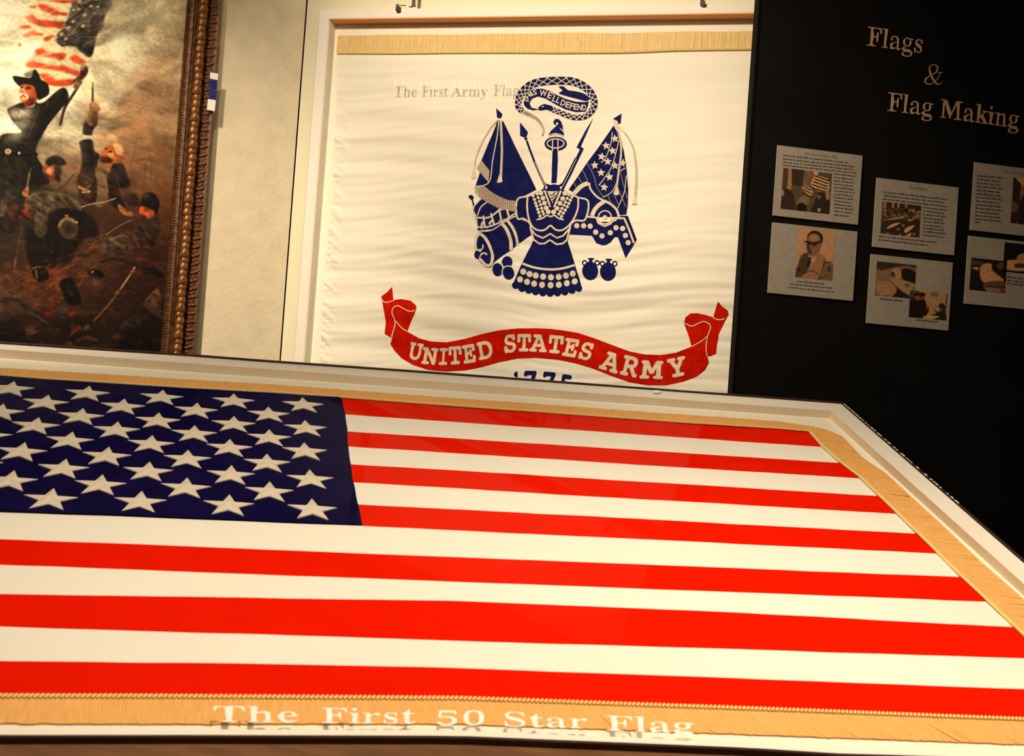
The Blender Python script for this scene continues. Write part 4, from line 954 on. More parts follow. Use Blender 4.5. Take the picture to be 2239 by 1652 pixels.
    L = lambda f, c, w_, q, s=.8, al=1.0, w2=None: p.line(c, w_, f(q), s, al, w2)
    # shell burst
    for a, b, r, al in ((272, 105, 34, .55), (265, 98, 26, .75), (285, 135, 26, .5), (258, 112, 18, .6)): p.ell((244, 236, 205), a, b, r, r * .9, 0, 12, al)
    p.ell((200, 180, 145), 290, 118, 18, 15, 0, 10, .6)
    # flag: cloth base
    P(PA, (222, 206, 165), [(920, 0), (1340, 0), (2020, 0), (1890, 300), (1870, 460), (1740, 640), (1690, 880), (1680, 960), (1600, 1060), (1590, 1300), (1380, 1600), (1000, 1560), (860, 1500), (700, 1300), (440, 1220), (500, 1080), (640, 900), (760, 760), (400, 660), (300, 560), (460, 330), (600, 170), (560, 60)], 4, .85)
    P(PA, (92, 84, 76), [(1340, 0), (2015, 0), (1890, 290), (1870, 460), (1750, 620), (1690, 860), (1675, 960), (1600, 1030), (1440, 920), (1380, 850), (1230, 830), (1100, 830), (1030, 760), (1000, 680), (1180, 430), (1250, 220), (1300, 80)], 2.5)
    P(PA, (62, 54, 48), [(1840, 0), (2010, 0), (1890, 290), (1860, 460), (1740, 600), (1640, 620), (1660, 400), (1780, 250)], 3, .8)
    P(PA, (48, 42, 38), [(1400, 800), (1560, 740), (1720, 720), (1690, 880), (1670, 970), (1600, 1020), (1480, 920)], 2.5, .9)
    for q, c, w_ in (([(1780, 30), (1560, 110), (1480, 200), (1300, 330), (1180, 420)], (46, 40, 36), 3), ([(1750, 640), (1550, 680), (1400, 700), (1250, 790), (1120, 830)], (46, 40, 34), 3), ([(1740, 660), (1600, 670), (1480, 660), (1380, 720)], (150, 130, 100), 1.6),
                     ([(1600, 380), (1440, 420), (1330, 560), (1220, 640)], (150, 132, 104), 1.6), ([(1700, 480), (1500, 560), (1330, 640), (1130, 760)], (60, 50, 42), 3), ([(1850, 200), (1700, 330), (1640, 420)], (40, 34, 30), 3), ([(1760, 700), (1560, 780), (1480, 880)], (130, 112, 84), 1.5), ([(1500, 640), (1300, 700), (1200, 800)], (54, 46, 40), 4)):
        L(PA, c, w_, q, 1.4, .9)
    for x_, y_, r in ((1330, 180, 3.6), (1415, 170, 3), (1530, 270, 5), (1640, 110, 4), (1700, 240, 3.4), (1500, 470, 4.2), (1240, 500, 3.6), (1110, 610, 4.2), (1190, 700, 4), (1010, 690, 3.6), (1440, 30, 3.6), (1770, 120, 3.4), (1320, 390, 3.6)): p.ell((214, 186, 140), x_ / 8.26, y_ / 8.26, r, r * .75, -30, 1.6, .85)
    red = (222, 66, 22)
    for q in ([(920, 0), (1340, 0), (1240, 50), (1050, 50)], [(680, 80), (800, 80), (940, 130), (1110, 220), (1220, 230), (1200, 290), (1080, 270), (960, 280), (850, 210), (740, 170)], [(540, 110), (640, 95), (650, 130), (560, 140)], [(460, 310), (560, 265), (640, 310), (700, 350), (900, 370), (1100, 390), (1180, 400), (1110, 520), (980, 500), (840, 490), (640, 440), (500, 360)],
              [(410, 640), (470, 600), (600, 550), (670, 590), (780, 600), (760, 640), (600, 640), (470, 670)], [(350, 480), (500, 455), (560, 490), (430, 520)], [(780, 700), (880, 640), (980, 650), (860, 740)], [(640, 900), (760, 870), (830, 920), (1000, 960), (1130, 950), (1200, 1000), (1100, 1090), (960, 1040), (820, 1030), (680, 1000)],
              [(1260, 1040), (1360, 990), (1440, 1040), (1550, 1110), (1490, 1170), (1350, 1130)], [(460, 1170), (560, 1110), (700, 1130), (1000, 1190), (1140, 1180), (1300, 1240), (1440, 1300), (1420, 1380), (1280, 1330), (1180, 1310), (900, 1250), (700, 1230), (520, 1220)],
              [(720, 1330), (900, 1350), (1000, 1440), (1200, 1430), (1390, 1440), (1330, 1520), (1100, 1560), (880, 1530), (760, 1420)], [(330, 800), (370, 790), (380, 830), (335, 830)]):
        P(PA, red, q, 2.6, .86)
    for k in range(26):
        a = random.Random(k); x0, y0 = a.uniform(500, 1500), a.uniform(60, 1500)
        if x0 > 900 + max(0, 700 - y0): continue
        L(PA, (232, 214, 172), a.uniform(1.2, 3), [(x0, y0), (x0 + 160, y0 - 80), (x0 + 300, y0 - 110)], 2, .5)
    # flag staff
    L(PBt, (66, 44, 28), 6, [(990, 690), (1060, 430), (1180, 230), (1330, 0)], 1.0); L(PA, (90, 60, 38), 6, [(1330, 1480), (1500, 1320)], 1.4)
    P(PA, (92, 48, 24), [(1470, 1190), (1540, 1170), (1590, 1240), (1560, 1360), (1420, 1500), (1380, 1600), (1330, 1560), (1430, 1400)], 2)
    for q in ((1500, 1180), (1520, 1205), (1480, 1230), (1495, 1255)): p.ell((190, 140, 90), q[0] / 8.26, q[1] / 8.26, 2.2, 1.8, 0, 1, .8)
    # officer
    P(PBt, (30, 24, 18), [(120, 450), (170, 410), (300, 350), (390, 330), (440, 410), (560, 390), (600, 290), (700, 330), (860, 200), (980, 110), (1060, 90), (1120, 180), (1110, 330), (1010, 420), (900, 560), (790, 700), (700, 860), (620, 990), (590, 1110), (620, 1240), (690, 1360), (760, 1500), (800, 1660), (430, 1680), (60, 1640), (-20, 1500), (-20, 1000), (60, 850), (340, 830), (300, 740), (210, 640), (150, 540)], 1.5)
    P(PBt, (84, 72, 56), [(200, 440), (330, 420), (520, 500), (640, 440), (660, 520), (500, 660), (420, 780), (330, 740), (250, 640), (190, 520)], 5, .8)
    P(PBt, (62, 52, 40), [(0, 900), (120, 870), (380, 880), (420, 960), (300, 1060), (60, 1040)], 6, .7); P(PBt, (46, 38, 29), [(20, 1250), (140, 1260), (380, 1300), (420, 1500), (300, 1640), (60, 1620)], 8, .7)
    P(PBt, (18, 14, 11), [(720, 420), (900, 280), (1040, 130), (1100, 300), (940, 470), (780, 650), (640, 900), (560, 1080), (520, 900), (600, 700)], 7, .75)
    L(PBt, (100, 86, 66), 2, [(740, 420), (790, 320)], 2, .7); L(PBt, (44, 36, 26), 2, [(690, 460), (600, 620), (480, 740)], 2, .7)
    for q in ((360, 480), (320, 555), (265, 660), (220, 690)): p.ell((170, 140, 104), q[0] / 7.508, 180 + q[1] / 7.508, 2, 1.5, -30, .8)
    L(PBt, (14, 10, 8), 6, [(0, 1290), (80, 1170), (200, 1170), (420, 1190), (600, 1180)], 1.4); p.ell((205, 180, 135), 17.5, 331, 7, 6, 0, 1.4); p.ell((120, 90, 60), 17.5, 331, 3, 2.6, 0, 1); p.ell((200, 172, 130), 42, 334.5, 3, 3, 0, 1)
    P(PBt, (238, 230, 200), [(600, 295), (700, 220), (830, 70), (950, 90), (860, 190), (740, 310), (640, 345)], 1.6)
    # head
    P(PBt, (178, 82, 38), [(340, 60), (420, 10), (560, 20), (620, 200), (580, 330), (500, 400), (420, 410), (380, 330), (330, 260), (330, 140)], 1.6)
    P(PBt, (228, 150, 92), [(330, 130), (390, 60), (415, 70), (410, 130), (480, 130), (500, 170), (430, 190), (400, 170), (360, 170)], 1.6); P(PBt, (240, 150, 96), [(340, 230), (400, 210), (440, 270), (400, 310), (350, 280)], 1.6)
    P(PBt, (90, 36, 18), [(430, 300), (520, 250), (560, 350), (470, 390), (400, 360)], 3, .8); L(PBt, (60, 24, 14), 2.4, [(340, 85), (380, 75)], 1); L(PBt, (60, 24, 14), 3, [(430, 95), (500, 90)], 1.4)
    P(PBt, (222, 206, 172), [(305, 225), (330, 170), (390, 180), (450, 190), (470, 240), (440, 280), (400, 215), (350, 240), (310, 255)], 1.2); L(PBt, (60, 30, 18), 2, [(335, 245), (380, 215), (420, 240)], 1)
    P(PA, (20, 15, 11), [(240, 1370), (420, 1390), (560, 1400), (590, 1280), (640, 1255), (700, 1330), (740, 1430), (850, 1500), (890, 1600), (880, 1700), (800, 1760), (690, 1800), (650, 1660), (600, 1550), (420, 1520), (360, 1560), (290, 1500), (245, 1440)], 1.3)
    P(PA, (110, 92, 66), [(420, 1330), (560, 1260), (600, 1290), (590, 1380), (470, 1390)], 2.5, .7)
    # raised revolver, arm and kneeling man
    L(PBt, (60, 48, 38), 3.4, [(1522, 0), (1522, 310)], 1, 1, 4.6); P(PBt, (160, 120, 80), [(1470, 350), (1540, 320), (1600, 350), (1645, 430), (1600, 520), (1590, 700), (1500, 720), (1430, 620), (1460, 500)], 1.6)
    P(PBt, (90, 52, 30), [(1540, 480), (1600, 520), (1590, 700), (1520, 710), (1490, 560)], 2.4, .8); P(PBt, (48, 42, 34), [(1360, 760), (1400, 640), (1480, 710), (1560, 720), (1520, 800), (1500, 870), (1360, 850)], 1.8)
    P(PBt, (226, 212, 176), [(1150, 720), (1330, 800), (1380, 880), (1520, 890), (1500, 950), (1380, 930), (1200, 900), (1000, 920), (760, 900), (760, 800), (980, 760)], 6, .8)
    P(PBt, (48, 38, 29), [(1300, 980), (1440, 930), (1520, 960), (1550, 1120), (1640, 1190), (1600, 1330), (1580, 1660), (1300, 1660), (1350, 1300), (1330, 1080)], 2)
    P(PBt, (178, 100, 56), [(1640, 1200), (1740, 1060), (1860, 1000), (1980, 1010), (2030, 1120), (2040, 1260), (1960, 1340), (1830, 1380), (1680, 1330)], 2)
    P(PBt, (206, 168, 122), [(1860, 1010), (1960, 1010), (2020, 1090), (2010, 1190), (1930, 1180), (1880, 1090)], 2); P(PBt, (226, 130, 72), [(1760, 1160), (1860, 1140), (1850, 1230), (1790, 1240)], 2.5); P(PBt, (70, 34, 20), [(1650, 1210), (1780, 1220), (1850, 1290), (1720, 1330), (1640, 1290)], 2.5, .9)
    p.ell((30, 18, 12), 1810 / 7.508, 180 + 1135 / 7.508, 3.2, 2.4, 0, 1); P(PBt, (60, 36, 24), [(1700, 1090), (1780, 1070), (1760, 1100)], 1)
    P(PBt, (44, 34, 26), [(1820, 1390), (2000, 1330), (2080, 1500), (2120, 1700), (1900, 1700)], 2.5); P(PBt, (96, 76, 52), [(1560, 1400), (1680, 1380), (1800, 1500), (1880, 1700), (1600, 1700)], 4, .8)
    P(PC, (130, 104, 76), [(1300, 0), (1420, 0), (1480, 120), (1480, 260), (1430, 420), (1300, 430), (1310, 200)], 3, .9); P(PC, (70, 46, 33), [(1060, 20), (1280, 0), (1320, 180), (1290, 400), (1120, 420), (1060, 200)], 3, .9); P(PC, (38, 26, 19), [(1470, 0), (1600, 20), (1620, 240), (1700, 440), (1620, 480), (1490, 380)], 3, .9)
    P(PC, (168, 108, 64), [(1600, 420), (1660, 440), (1720, 500), (1800, 520), (1800, 580), (1700, 560), (1630, 500)], 1.8)
    # second bearded head behind
    P(PBt, (150, 84, 48), [(700, 1400), (800, 1330), (900, 1400), (960, 1480), (930, 1620), (780, 1600), (710, 1500)], 2.5); P(PBt, (46, 36, 28), [(740, 1310), (800, 1230), (920, 1200), (1040, 1260), (1080, 1340), (960, 1380), (880, 1350), (800, 1370)], 2.2); P(PBt, (40, 28, 20), [(900, 1380), (1000, 1400), (1010, 1560), (960, 1640), (900, 1560)], 3, .9)
    P(PBt, (214, 136, 84), [(760, 1440), (850, 1380), (880, 1440), (820, 1520), (760, 1510)], 2.4)
    for q in ([(635, 1210), (720, 1070)], [(740, 1250), (790, 1160)], [(1070, 1640), (1330, 1350)], [(450, 1650), (500, 1440), (560, 1380)]): L(PBt, (150, 112, 74), 2.0, q, 1.2, .85)
    # stooping soldiers
    P(PC, (34, 27, 20), [(380, 280), (640, 120), (640, 0), (430, 0), (300, 20), (120, 0), (0, 0), (0, 760), (200, 780), (330, 500)], 4, .75)
    P(PC, (92, 77, 58), [(330, 380), (400, 290), (540, 230), (720, 245), (900, 260), (1040, 330), (1090, 420), (1100, 500), (1000, 470), (880, 460), (700, 520), (640, 640), (640, 800), (560, 860), (480, 820), (470, 640), (430, 480), (330, 420)], 3)
    P(PC, (62, 50, 38), [(560, 240), (640, 320), (500, 420), (470, 560), (430, 440), (400, 340)], 4, .6); L(PC, (110, 76, 46), 3, [(820, 310), (890, 390), (960, 480), (1030, 620)], 1.2)
    P(PC, (18, 14, 11), [(660, 560), (860, 470), (1100, 500), (1290, 640), (1330, 880), (1160, 880), (900, 1240), (560, 1260), (400, 1240), (350, 740), (470, 820), (560, 870), (640, 820)], 5, .85)
    P(PC, (150, 64, 34), [(320, 410), (370, 430), (395, 480), (360, 520), (425, 530), (410, 640), (340, 600), (250, 640), (260, 570), (330, 560), (280, 500), (340, 480)], 2); P(PC, (92, 48, 30), [(120, 430), (240, 420), (240, 560), (180, 640), (110, 560)], 3, .9)
    P(PC, (110, 96, 76), [(10, 370), (80, 370), (100, 450), (60, 560), (0, 560)], 4, .8); P(PC, (70, 58, 44), [(100, 220), (200, 220), (220, 360), (120, 400), (30, 380)], 4, .7)
    P(PC, (176, 108, 66), [(300, 260), (350, 190), (395, 190), (380, 300), (330, 310)], 1.6); L(PC, (150, 116, 76), 3.6, [(370, 180), (400, 0)], 1)
    P(PC, (110, 96, 72), [(820, 0), (990, 0), (900, 130), (850, 180), (830, 80)], 3, .8); L(PC, (80, 54, 34), 3, [(1010, 0), (900, 130), (780, 230)], 1.2)
    # canteen
    p.ell((74, 60, 44), 930 / 6.22, 380 + 740 / 6.22, 21.5, 23, 0, 2); p.ell((46, 32, 23), 950 / 6.22, 380 + 750 / 6.22, 12, 13, 0, 5, .8)
    L(PC, (168, 132, 92), 6, [(805, 710), (840, 640), (920, 605), (1000, 640)], 2.4, .9); p.ell((190, 160, 120), 1040 / 6.22, 380 + 658 / 6.22, 3, 2.4, 0, 1); p.ell((160, 130, 100), 905 / 6.22, 380 + 570 / 6.22, 4, 2.4, 0, 1)
    # hilts and blades
    for q, w_, c in (([(1110, 450), (1240, 410), (1400, 385), (1570, 335)], 3, (170, 140, 104)), ([(1070, 175), (1130, 205), (1220, 240), (1120, 250)], 4, (186, 150, 110)), ([(1180, 195), (1230, 155)], 2.4, (150, 118, 84)), ([(1440, 830), (1600, 720), (1780, 630)], 2, (150, 118, 84)), ([(305, 730), (260, 900), (215, 1150)], 2.4, (90, 72, 52)), ([(215, 1150), (195, 1260)], 3.4, (120, 100, 74)), ([(1080, 420), (1090, 480)], 6, (110, 90, 66))):
        L(PC, c, w_, q, .9, .9)
    # man leaning at right
    P(PC, (44, 32, 24), [(1660, 330), (1700, 260), (1840, 270), (1900, 420), (1780, 440)], 3, .8)
    P(PC, (30, 24, 19), [(1930, 340), (1950, 270), (2040, 250), (2130, 300), (2170, 400), (2150, 500), (2110, 560), (2060, 480), (1950, 440), (1900, 440)], 1.8); p.ell((84, 72, 54), 1990 / 6.22, 380 + 295 / 6.22, 6, 4, 0, 3, .8)
    P(PC, (196, 88, 42), [(1900, 480), (1935, 440), (2000, 490), (2080, 490), (2100, 560), (2030, 620), (1960, 570), (1900, 560)], 1.8); P(PC, (60, 28, 18), [(1900, 540), (1960, 560), (2000, 600), (1920, 590)], 2, .8)
    P(PC, (60, 43, 32), [(1850, 600), (1960, 620), (2100, 580), (2170, 640), (2150, 880), (2060, 1000), (1860, 960), (1780, 840), (1830, 720)], 3); P(PC, (78, 66, 52), [(1420, 900), (1560, 860), (1640, 820), (1740, 850), (1780, 960), (1760, 1060), (1500, 1160), (1380, 1060)], 4); L(PC, (130, 110, 84), 3, [(1500, 900), (1600, 850), (1680, 830)], 2, .8)
    L(PC, (96, 66, 44), 5, [(1730, 800), (1800, 800), (1850, 900), (1890, 990)], 2.2, .8); P(PC, (120, 50, 26), [(1950, 990), (2030, 980), (2040, 1020), (1960, 1030)], 3, .8); L(PC, (84, 52, 34), 2.4, [(2110, 920), (2170, 820), (2239, 740)], 1.5, .8)
    # ground highlights
    rnd = random.Random(12)
    for k in range(110):
        t = rnd.random(); x0 = 60 + 190 * t + rnd.uniform(-60, 60); y0 = 640 - 100 * t + rnd.uniform(-34, 40)
        c = rnd.choice([(150, 82, 46), (128, 68, 38), (104, 64, 42), (60, 34, 22), (44, 26, 18)]); p.line(c, rnd.uniform(1.2, 4), [(x0, y0), (x0 + rnd.uniform(8, 22), y0 - rnd.uniform(2, 12))], 1.6, .6)
    for k in range(90):
        x0 = rnd.uniform(0, 340); y0 = rnd.uniform(640, 765); c = rnd.choice([(60, 38, 24), (52, 30, 18), (18, 12, 9), (46, 38, 30), (76, 40, 22)]); p.line(c, rnd.uniform(1.2, 4.5), [(x0, y0), (x0 + rnd.uniform(6, 26), y0 - rnd.uniform(-6, 16))], 2, .45)
    P(PD, (16, 14, 12), [(450, 40), (540, 20), (640, 60), (660, 180), (560, 230), (480, 190), (440, 110)], 2); L(PD, (140, 116, 88), 3, [(455, 45), (500, 20), (550, 25)], 1.2); L(PD, (150, 110, 74), 4, [(490, 70), (500, 170)], 2, .8)
    P(PD, (14, 12, 11), [(800, 250), (850, 190), (940, 165), (1000, 200), (1060, 340), (1100, 440), (1080, 530), (1000, 550), (900, 500), (850, 360)], 2); L(PD, (44, 38, 32), 4, [(900, 240), (980, 400)], 3, .8)
    P(PD, (16, 12, 10), [(1190, 120), (1230, 60), (1320, 50), (1400, 110), (1400, 160), (1250, 150)], 2); p.ell((170, 140, 110), 1255 / 6.22, 580 + 88 / 6.22, 2.6, 2, 0, 1); P(PD, (16, 12, 10), [(1960, 40), (2200, 60), (2190, 160), (1980, 140)], 3, .9)
    L(PD, (188, 150, 106), 3.6, [(1835, 25), (1760, 140), (1640, 320)], 1, .9); L(PD, (120, 80, 48), 4, [(1620, 330), (1560, 430), (1400, 620), (1280, 750)], 1.4, .9); L(PD, (60, 50, 42), 3, [(1600, 260), (1570, 430)], 1.6, .8)
    P(PD, (84, 54, 36), [(1980, 490), (2130, 310), (2170, 330), (2200, 620), (2120, 640)], 2.4, .9); P(PD, (44, 28, 19), [(1850, 600), (1960, 510), (2160, 690), (2150, 900), (2000, 820)], 2.4, .9); L(PD, (84, 74, 60), 4, [(1960, 530), (2150, 700)], 2, .7); P(PD, (48, 40, 31), [(1620, 860), (1820, 660), (1930, 790), (1760, 870)], 3, .8)
    P(PD, (96, 30, 14), [(600, 640), (760, 610), (740, 690), (660, 730)], 3, .9); P(PD, (64, 56, 50), [(760, 700), (820, 600), (950, 590), (900, 690), (820, 760)], 3, .8); P(PD, (120, 36, 16), [(940, 660), (1020, 590), (1010, 640), (960, 690)], 2, .9); P(PD, (130, 36, 16), [(950, 950), (1060, 820), (1110, 860), (1010, 920)], 2.4, .9)
    P(PD, (66, 50, 36), [(0, 420), (160, 330), (330, 400), (480, 600), (640, 790), (560, 820), (300, 640), (100, 740), (0, 800)], 5, .75); L(PD, (90, 62, 44), 5, [(360, 900), (460, 870), (440, 930)], 2.5, .8); L(PD, (104, 64, 42), 5, [(370, 930), (510, 900)], 2, .8); p.ell((96, 70, 50), 1180 / 6.22, 580 + 840 / 6.22, 7, 5, -30, 2.4, .8)
    L(PD, (84, 56, 38), 7, [(1060, 1020), (1180, 975), (1310, 1020)], 2.5, .8); p.ell((90, 62, 44), 945 / 6.22, 580 + 1065 / 6.22, 7, 4.5, 0, 2, .8); L(PD, (60, 44, 32), 3, [(1040, 540), (1160, 690)], 1.6, .8); P(PD, (12, 10, 8), [(1560, 1100), (1700, 960), (2000, 980), (2160, 1200), (1560, 1180)], 8, .8)
    # folds, straps, faces and far bayonets
    I = lambda q: q
    for q, c, w_, al in (
        ([(60, 240), (52, 262), (40, 282)], (84, 74, 58), 2, .8), ([(84, 236), (76, 262), (60, 300)], (70, 60, 46), 3, .7), ([(98, 238), (92, 270), (78, 306)], (16, 13, 10), 3, .8), ([(30, 262), (44, 274), (58, 276)], (110, 94, 70), 1.6, .6),
        ([(28, 232), (36, 246), (44, 258)], (120, 102, 76), 1.6, .7), ([(112, 214), (124, 204), (136, 198)], (64, 54, 42), 2.4, .8), ([(104, 232), (118, 222), (130, 206)], (54, 46, 36), 2, .8), ([(118, 240), (130, 226), (142, 214)], (48, 40, 31), 2, .7), ([(20, 300), (50, 312), (76, 312)], (66, 55, 42), 3, .6),
        ([(14, 348), (20, 372), (16, 400)], (70, 59, 45), 3, .6), ([(36, 350), (44, 384), (40, 420)], (58, 48, 37), 3, .6), ([(66, 352), (78, 384), (84, 410)], (14, 11, 9), 5, .8), ([(54, 352), (60, 380), (62, 404)], (64, 53, 40), 2.4, .6), ([(90, 360), (100, 392), (108, 408)], (48, 40, 31), 2.4, .6),
        ([(0, 420), (30, 410), (56, 418)], (50, 42, 32), 4, .6), ([(70, 426), (96, 420), (126, 422), (150, 428)], (120, 102, 76), 2, .75), ([(64, 440), (84, 432), (110, 432)], (104, 88, 66), 2, .6), ([(78, 452), (84, 476), (90, 500)], (112, 94, 70), 2, .6), ([(92, 446), (98, 470), (100, 496)], (40, 32, 24), 3, .7), ([(104, 444), (116, 462), (118, 476)], (50, 40, 30), 3, .6),
        ([(120, 440), (140, 446), (160, 458)], (40, 32, 25), 3, .6), ([(76, 500), (84, 512), (96, 514)], (108, 88, 66), 2, .6), ([(136, 520), (140, 560), (138, 584)], (38, 30, 23), 4, .6), ([(110, 520), (112, 548), (106, 580)], (44, 34, 26), 4, .6), ([(160, 520), (150, 552), (140, 580)], (34, 27, 20), 3, .6),
        ([(176, 320), (180, 350), (178, 384)], (78, 64, 48), 3, .7), ([(196, 314), (200, 346), (204, 380)], (26, 20, 15), 3, .8), ([(186, 392), (190, 410), (186, 430)], (82, 66, 48), 2, .7), ([(222, 376), (230, 394), (236, 420)], (150, 124, 92), 3, .6), ([(212, 372), (216, 396), (218, 424)], (118, 96, 70), 3, .6), ([(246, 370), (256, 392), (264, 420)], (86, 68, 50), 3, .6), ([(262, 424), (272, 440), (282, 450)], (70, 52, 38), 3, .7),
        ([(326, 336), (332, 360), (330, 392)], (92, 66, 44), 1.6, .7), ([(286, 352), (292, 400)], (88, 62, 42), 1.4, .6), ([(300, 300), (290, 352)], (96, 72, 50), 1.2, .5), ([(318, 360), (312, 420)], (80, 56, 38), 2, .6), ([(340, 380), (344, 430)], (76, 52, 34), 1.8, .5), ([(272, 372), (276, 410)], (84, 60, 42), 1.4, .5), ([(228, 300), (234, 286)], (130, 104, 74), 1.2, .6), ([(326, 340), (336, 346)], (110, 80, 54), 3, .6),
        ([(310, 486), (318, 504), (326, 520)], (92, 68, 48), 2, .6), ([(330, 486), (338, 506), (336, 530)], (34, 24, 17), 3, .7), ([(246, 524), (262, 520), (276, 528)], (104, 88, 68), 2, .7), ([(250, 540), (268, 546), (280, 540)], (30, 24, 18), 3, .7), ([(236, 560), (262, 548), (290, 556)], (92, 56, 34), 3, .6), ([(220, 574), (250, 566), (300, 580)], (20, 14, 10), 5, .7),
        ([(4, 640), (24, 634), (46, 646)], (92, 72, 52), 3, .7), ([(0, 660), (30, 654), (60, 670)], (30, 22, 16), 4, .7), ([(20, 676), (44, 674), (66, 690)], (78, 58, 40), 3, .6), ([(60, 676), (84, 694), (104, 708)], (96, 70, 48), 4, .6), ([(6, 700), (30, 690), (44, 700)], (60, 44, 31), 3, .6), ([(0, 612), (14, 606), (26, 614)], (110, 86, 60), 3, .6),
        ([(300, 706), (320, 690), (344, 672)], (70, 44, 28), 2, .7), ([(322, 664), (340, 680), (356, 696)], (86, 76, 62), 2.4, .6), ([(316, 660), (332, 642), (344, 632)], (120, 76, 48), 3, .7), ([(268, 640), (280, 634), (296, 640)], (100, 74, 52), 3, .5), ([(236, 676), (262, 670), (276, 690)], (56, 44, 33), 3, .6), ([(282, 600), (300, 590), (330, 596)], (64, 36, 22), 4, .6)):
        p.line(c, w_, q, 1.6, al)
    for a, b, r, c in ((62, 189, 1.6, (50, 20, 12)), (50, 190, 1.3, (60, 26, 16)), (118, 362, 1.2, (50, 26, 16)), (236, 333, 1.3, (36, 18, 12)), (318, 460, 1.2, (50, 22, 14)), (52, 445, 2, (40, 18, 12))): p.ell(c, a, b, r, r, 0, .9, .9)
    p.ell((236, 170, 110), 54, 201, 2.2, 4.2, -20, 1.4, .8); p.ell((232, 150, 96), 246, 338, 4, 3, 0, 2, .7); p.ell((230, 120, 62), 322, 468, 4, 3, 20, 2, .7)
    rnd = random.Random(77)                        # smoke drifting across the flag and the sky
    for k in range(46):
        a, b = rnd.uniform(-10, 70), rnd.uniform(-5, 150)
        if rnd.random() < .4: a, b = rnd.uniform(0, 60), rnd.uniform(240, 300)
        p.ell((246, 238, 210), a, b, rnd.uniform(8, 22), rnd.uniform(4, 10), rnd.uniform(-30, 5), 7, rnd.uniform(.12, .34))
    for k in range(70):
        a, b = rnd.uniform(190, 400), rnd.uniform(0, 330); g = rnd.uniform(.86, 1.16); i0 = np.argmin((p.X - a) ** 2 + (p.Y - b) ** 2)
        p.ell(np.clip(p.C[i0] * g, 0, 255), a, b, rnd.uniform(14, 34), rnd.uniform(4, 9), rnd.uniform(-32, -8), 5, .5)
    # broken brush marks and ground clutter
    p.C *= (1 + .22 * vnoise((x * .9 + y * .4) / 7, (y * .9 - x * .4) / 2.6, 52, 3) + .14 * vnoise(x / 3.2, y / 2.6, 51, 2))[:, None]
    p.C = 255 * np.power(np.clip(p.C, 0, 255) / 255, 1.16) * 1.06
    gk = np.clip((y - 430) / 120, 0, 1); tw = vnoise(x / 16, y / 9, 53, 5)
    p.C += (gk * np.clip(tw * 3 - .25, 0, 1))[:, None] * np.array([46, 24, 12]); p.C *= (1 - .35 * gk * np.clip(-tw * 3 - .2, 0, 1))[:, None]
dense_u = np.linspace(PL.loc(0, 385, CNV)[0] - .06, PR, 330); dense_v = np.linspace(-.02, 1.32, 500)
Ug = np.concatenate([np.linspace(pl, dense_u[0], 30)[:-1], dense_u, [PR + .012]]); Vg = np.concatenate([np.linspace(pbot, dense_v[0], 14)[:-1], dense_v, np.linspace(dense_v[-1], ptop, 12)[1:]])
pm = paintmat('oil_paint', rough=.55)
b_ = pm.node_tree.nodes['Principled BSDF']; tc = pm.node_tree.nodes.new('ShaderNodeTexNoise'); tc.inputs['Scale'].default_value = 220; bpn = pm.node_tree.nodes.new('ShaderNodeBump'); bpn.inputs['Strength'].default_value = .15; bpn.inputs['Distance'].default_value = .001
pm.node_tree.links.new(tc.outputs[0], bpn.inputs['Height']); pm.node_tree.links.new(bpn.outputs[0], b_.inputs['Normal'])
o = picture('canvas', PL, Ug, Vg, CNV, battle, pm, paint, 1.12); o['label'] = 'painted canvas'
link('stretcher', *box(pl, PR + .012, pbot, ptop, .002, CNV - .001), M['frame_d'], None, paint)
# frame rails: profile x (outwards from the canvas edge) against height n
prof = [(0, .046), (0, .060), (.004, .064), (.008, .061), (.012, .063), (.022, .066), (.028, .062), (.031, .064), (.036, .074), (.046, .082), (.056, .082), (.066, .074), (.071, .060), (.080, .052), (.084, .058), (.092, .063), (.102, .064), (.111, .068), (.114, .064), (.114, .002), (0, .002)]
def rail(side):
    vs = []; ends = []
    for k in (0, 1):
        for x, n in prof:
            if side == 'r': vs.append((PR + x, (pbot - x, ptop + x)[k], n))
            if side == 'l': vs.append((pl - x, (ptop + x, pbot - x)[k], n))
            if side == 't': vs.append(((PR + x, pl - x)[k], ptop + x, n))
            if side == 'b': vs.append(((pl - x, PR + x)[k], pbot - x, n))
    m_ = len(prof); fs = [(i, (i + 1) % m_, m_ + (i + 1) % m_, m_ + i) for i in range(m_)] + [tuple(range(m_))[::-1], tuple(range(m_, 2 * m_))]
    r = link('frame_rail', vs, fs, M['frame_d'], None, paint); return r
for s_ in 'rltb': rl = rail(s_); rr_ = rl if s_ == 'r' else (rr_ if s_ != 'r' and 'rr_' in globals() else rl)
def blob(name, shape_fn, m, nu=8, nv=6):
    vs = []; fs = []
    for j in range(nv + 1):
        ph = math.pi * j / nv
        for i in range(nu): th = 2 * math.pi * i / nu; vs.append(shape_fn(math.sin(ph) * math.cos(th), math.cos(ph), math.sin(ph) * math.sin(th)))
    for j in range(nv):
        for i in range(nu): fs.append((j * nu + i, j * nu + (i + 1) % nu, (j + 1) * nu + (i + 1) % nu, (j + 1) * nu + i))
    me = bpy.data.meshes.new(name); me.from_pydata(vs, [], fs); me.materials.append(m)
    for p in me.polygons: p.use_smooth = True
    return me
def rep(name, me, u, v, n, rot=0, parent=None, s=1.0):
    o = bpy.data.objects.new(name, me); COL.objects.link(o); o.parent = parent; bb = parent['_b']
    o.location = (u - bb[0], v - bb[1], n - bb[2]); o.rotation_euler = (0, 0, rot); o.scale = (s, s, s); o['_b'] = list(bb); return o
m_bead = blob('bead', lambda x, y, z: (x * .0158, y * .0195 - .004 * x * x, z * .0085), M['frame'])
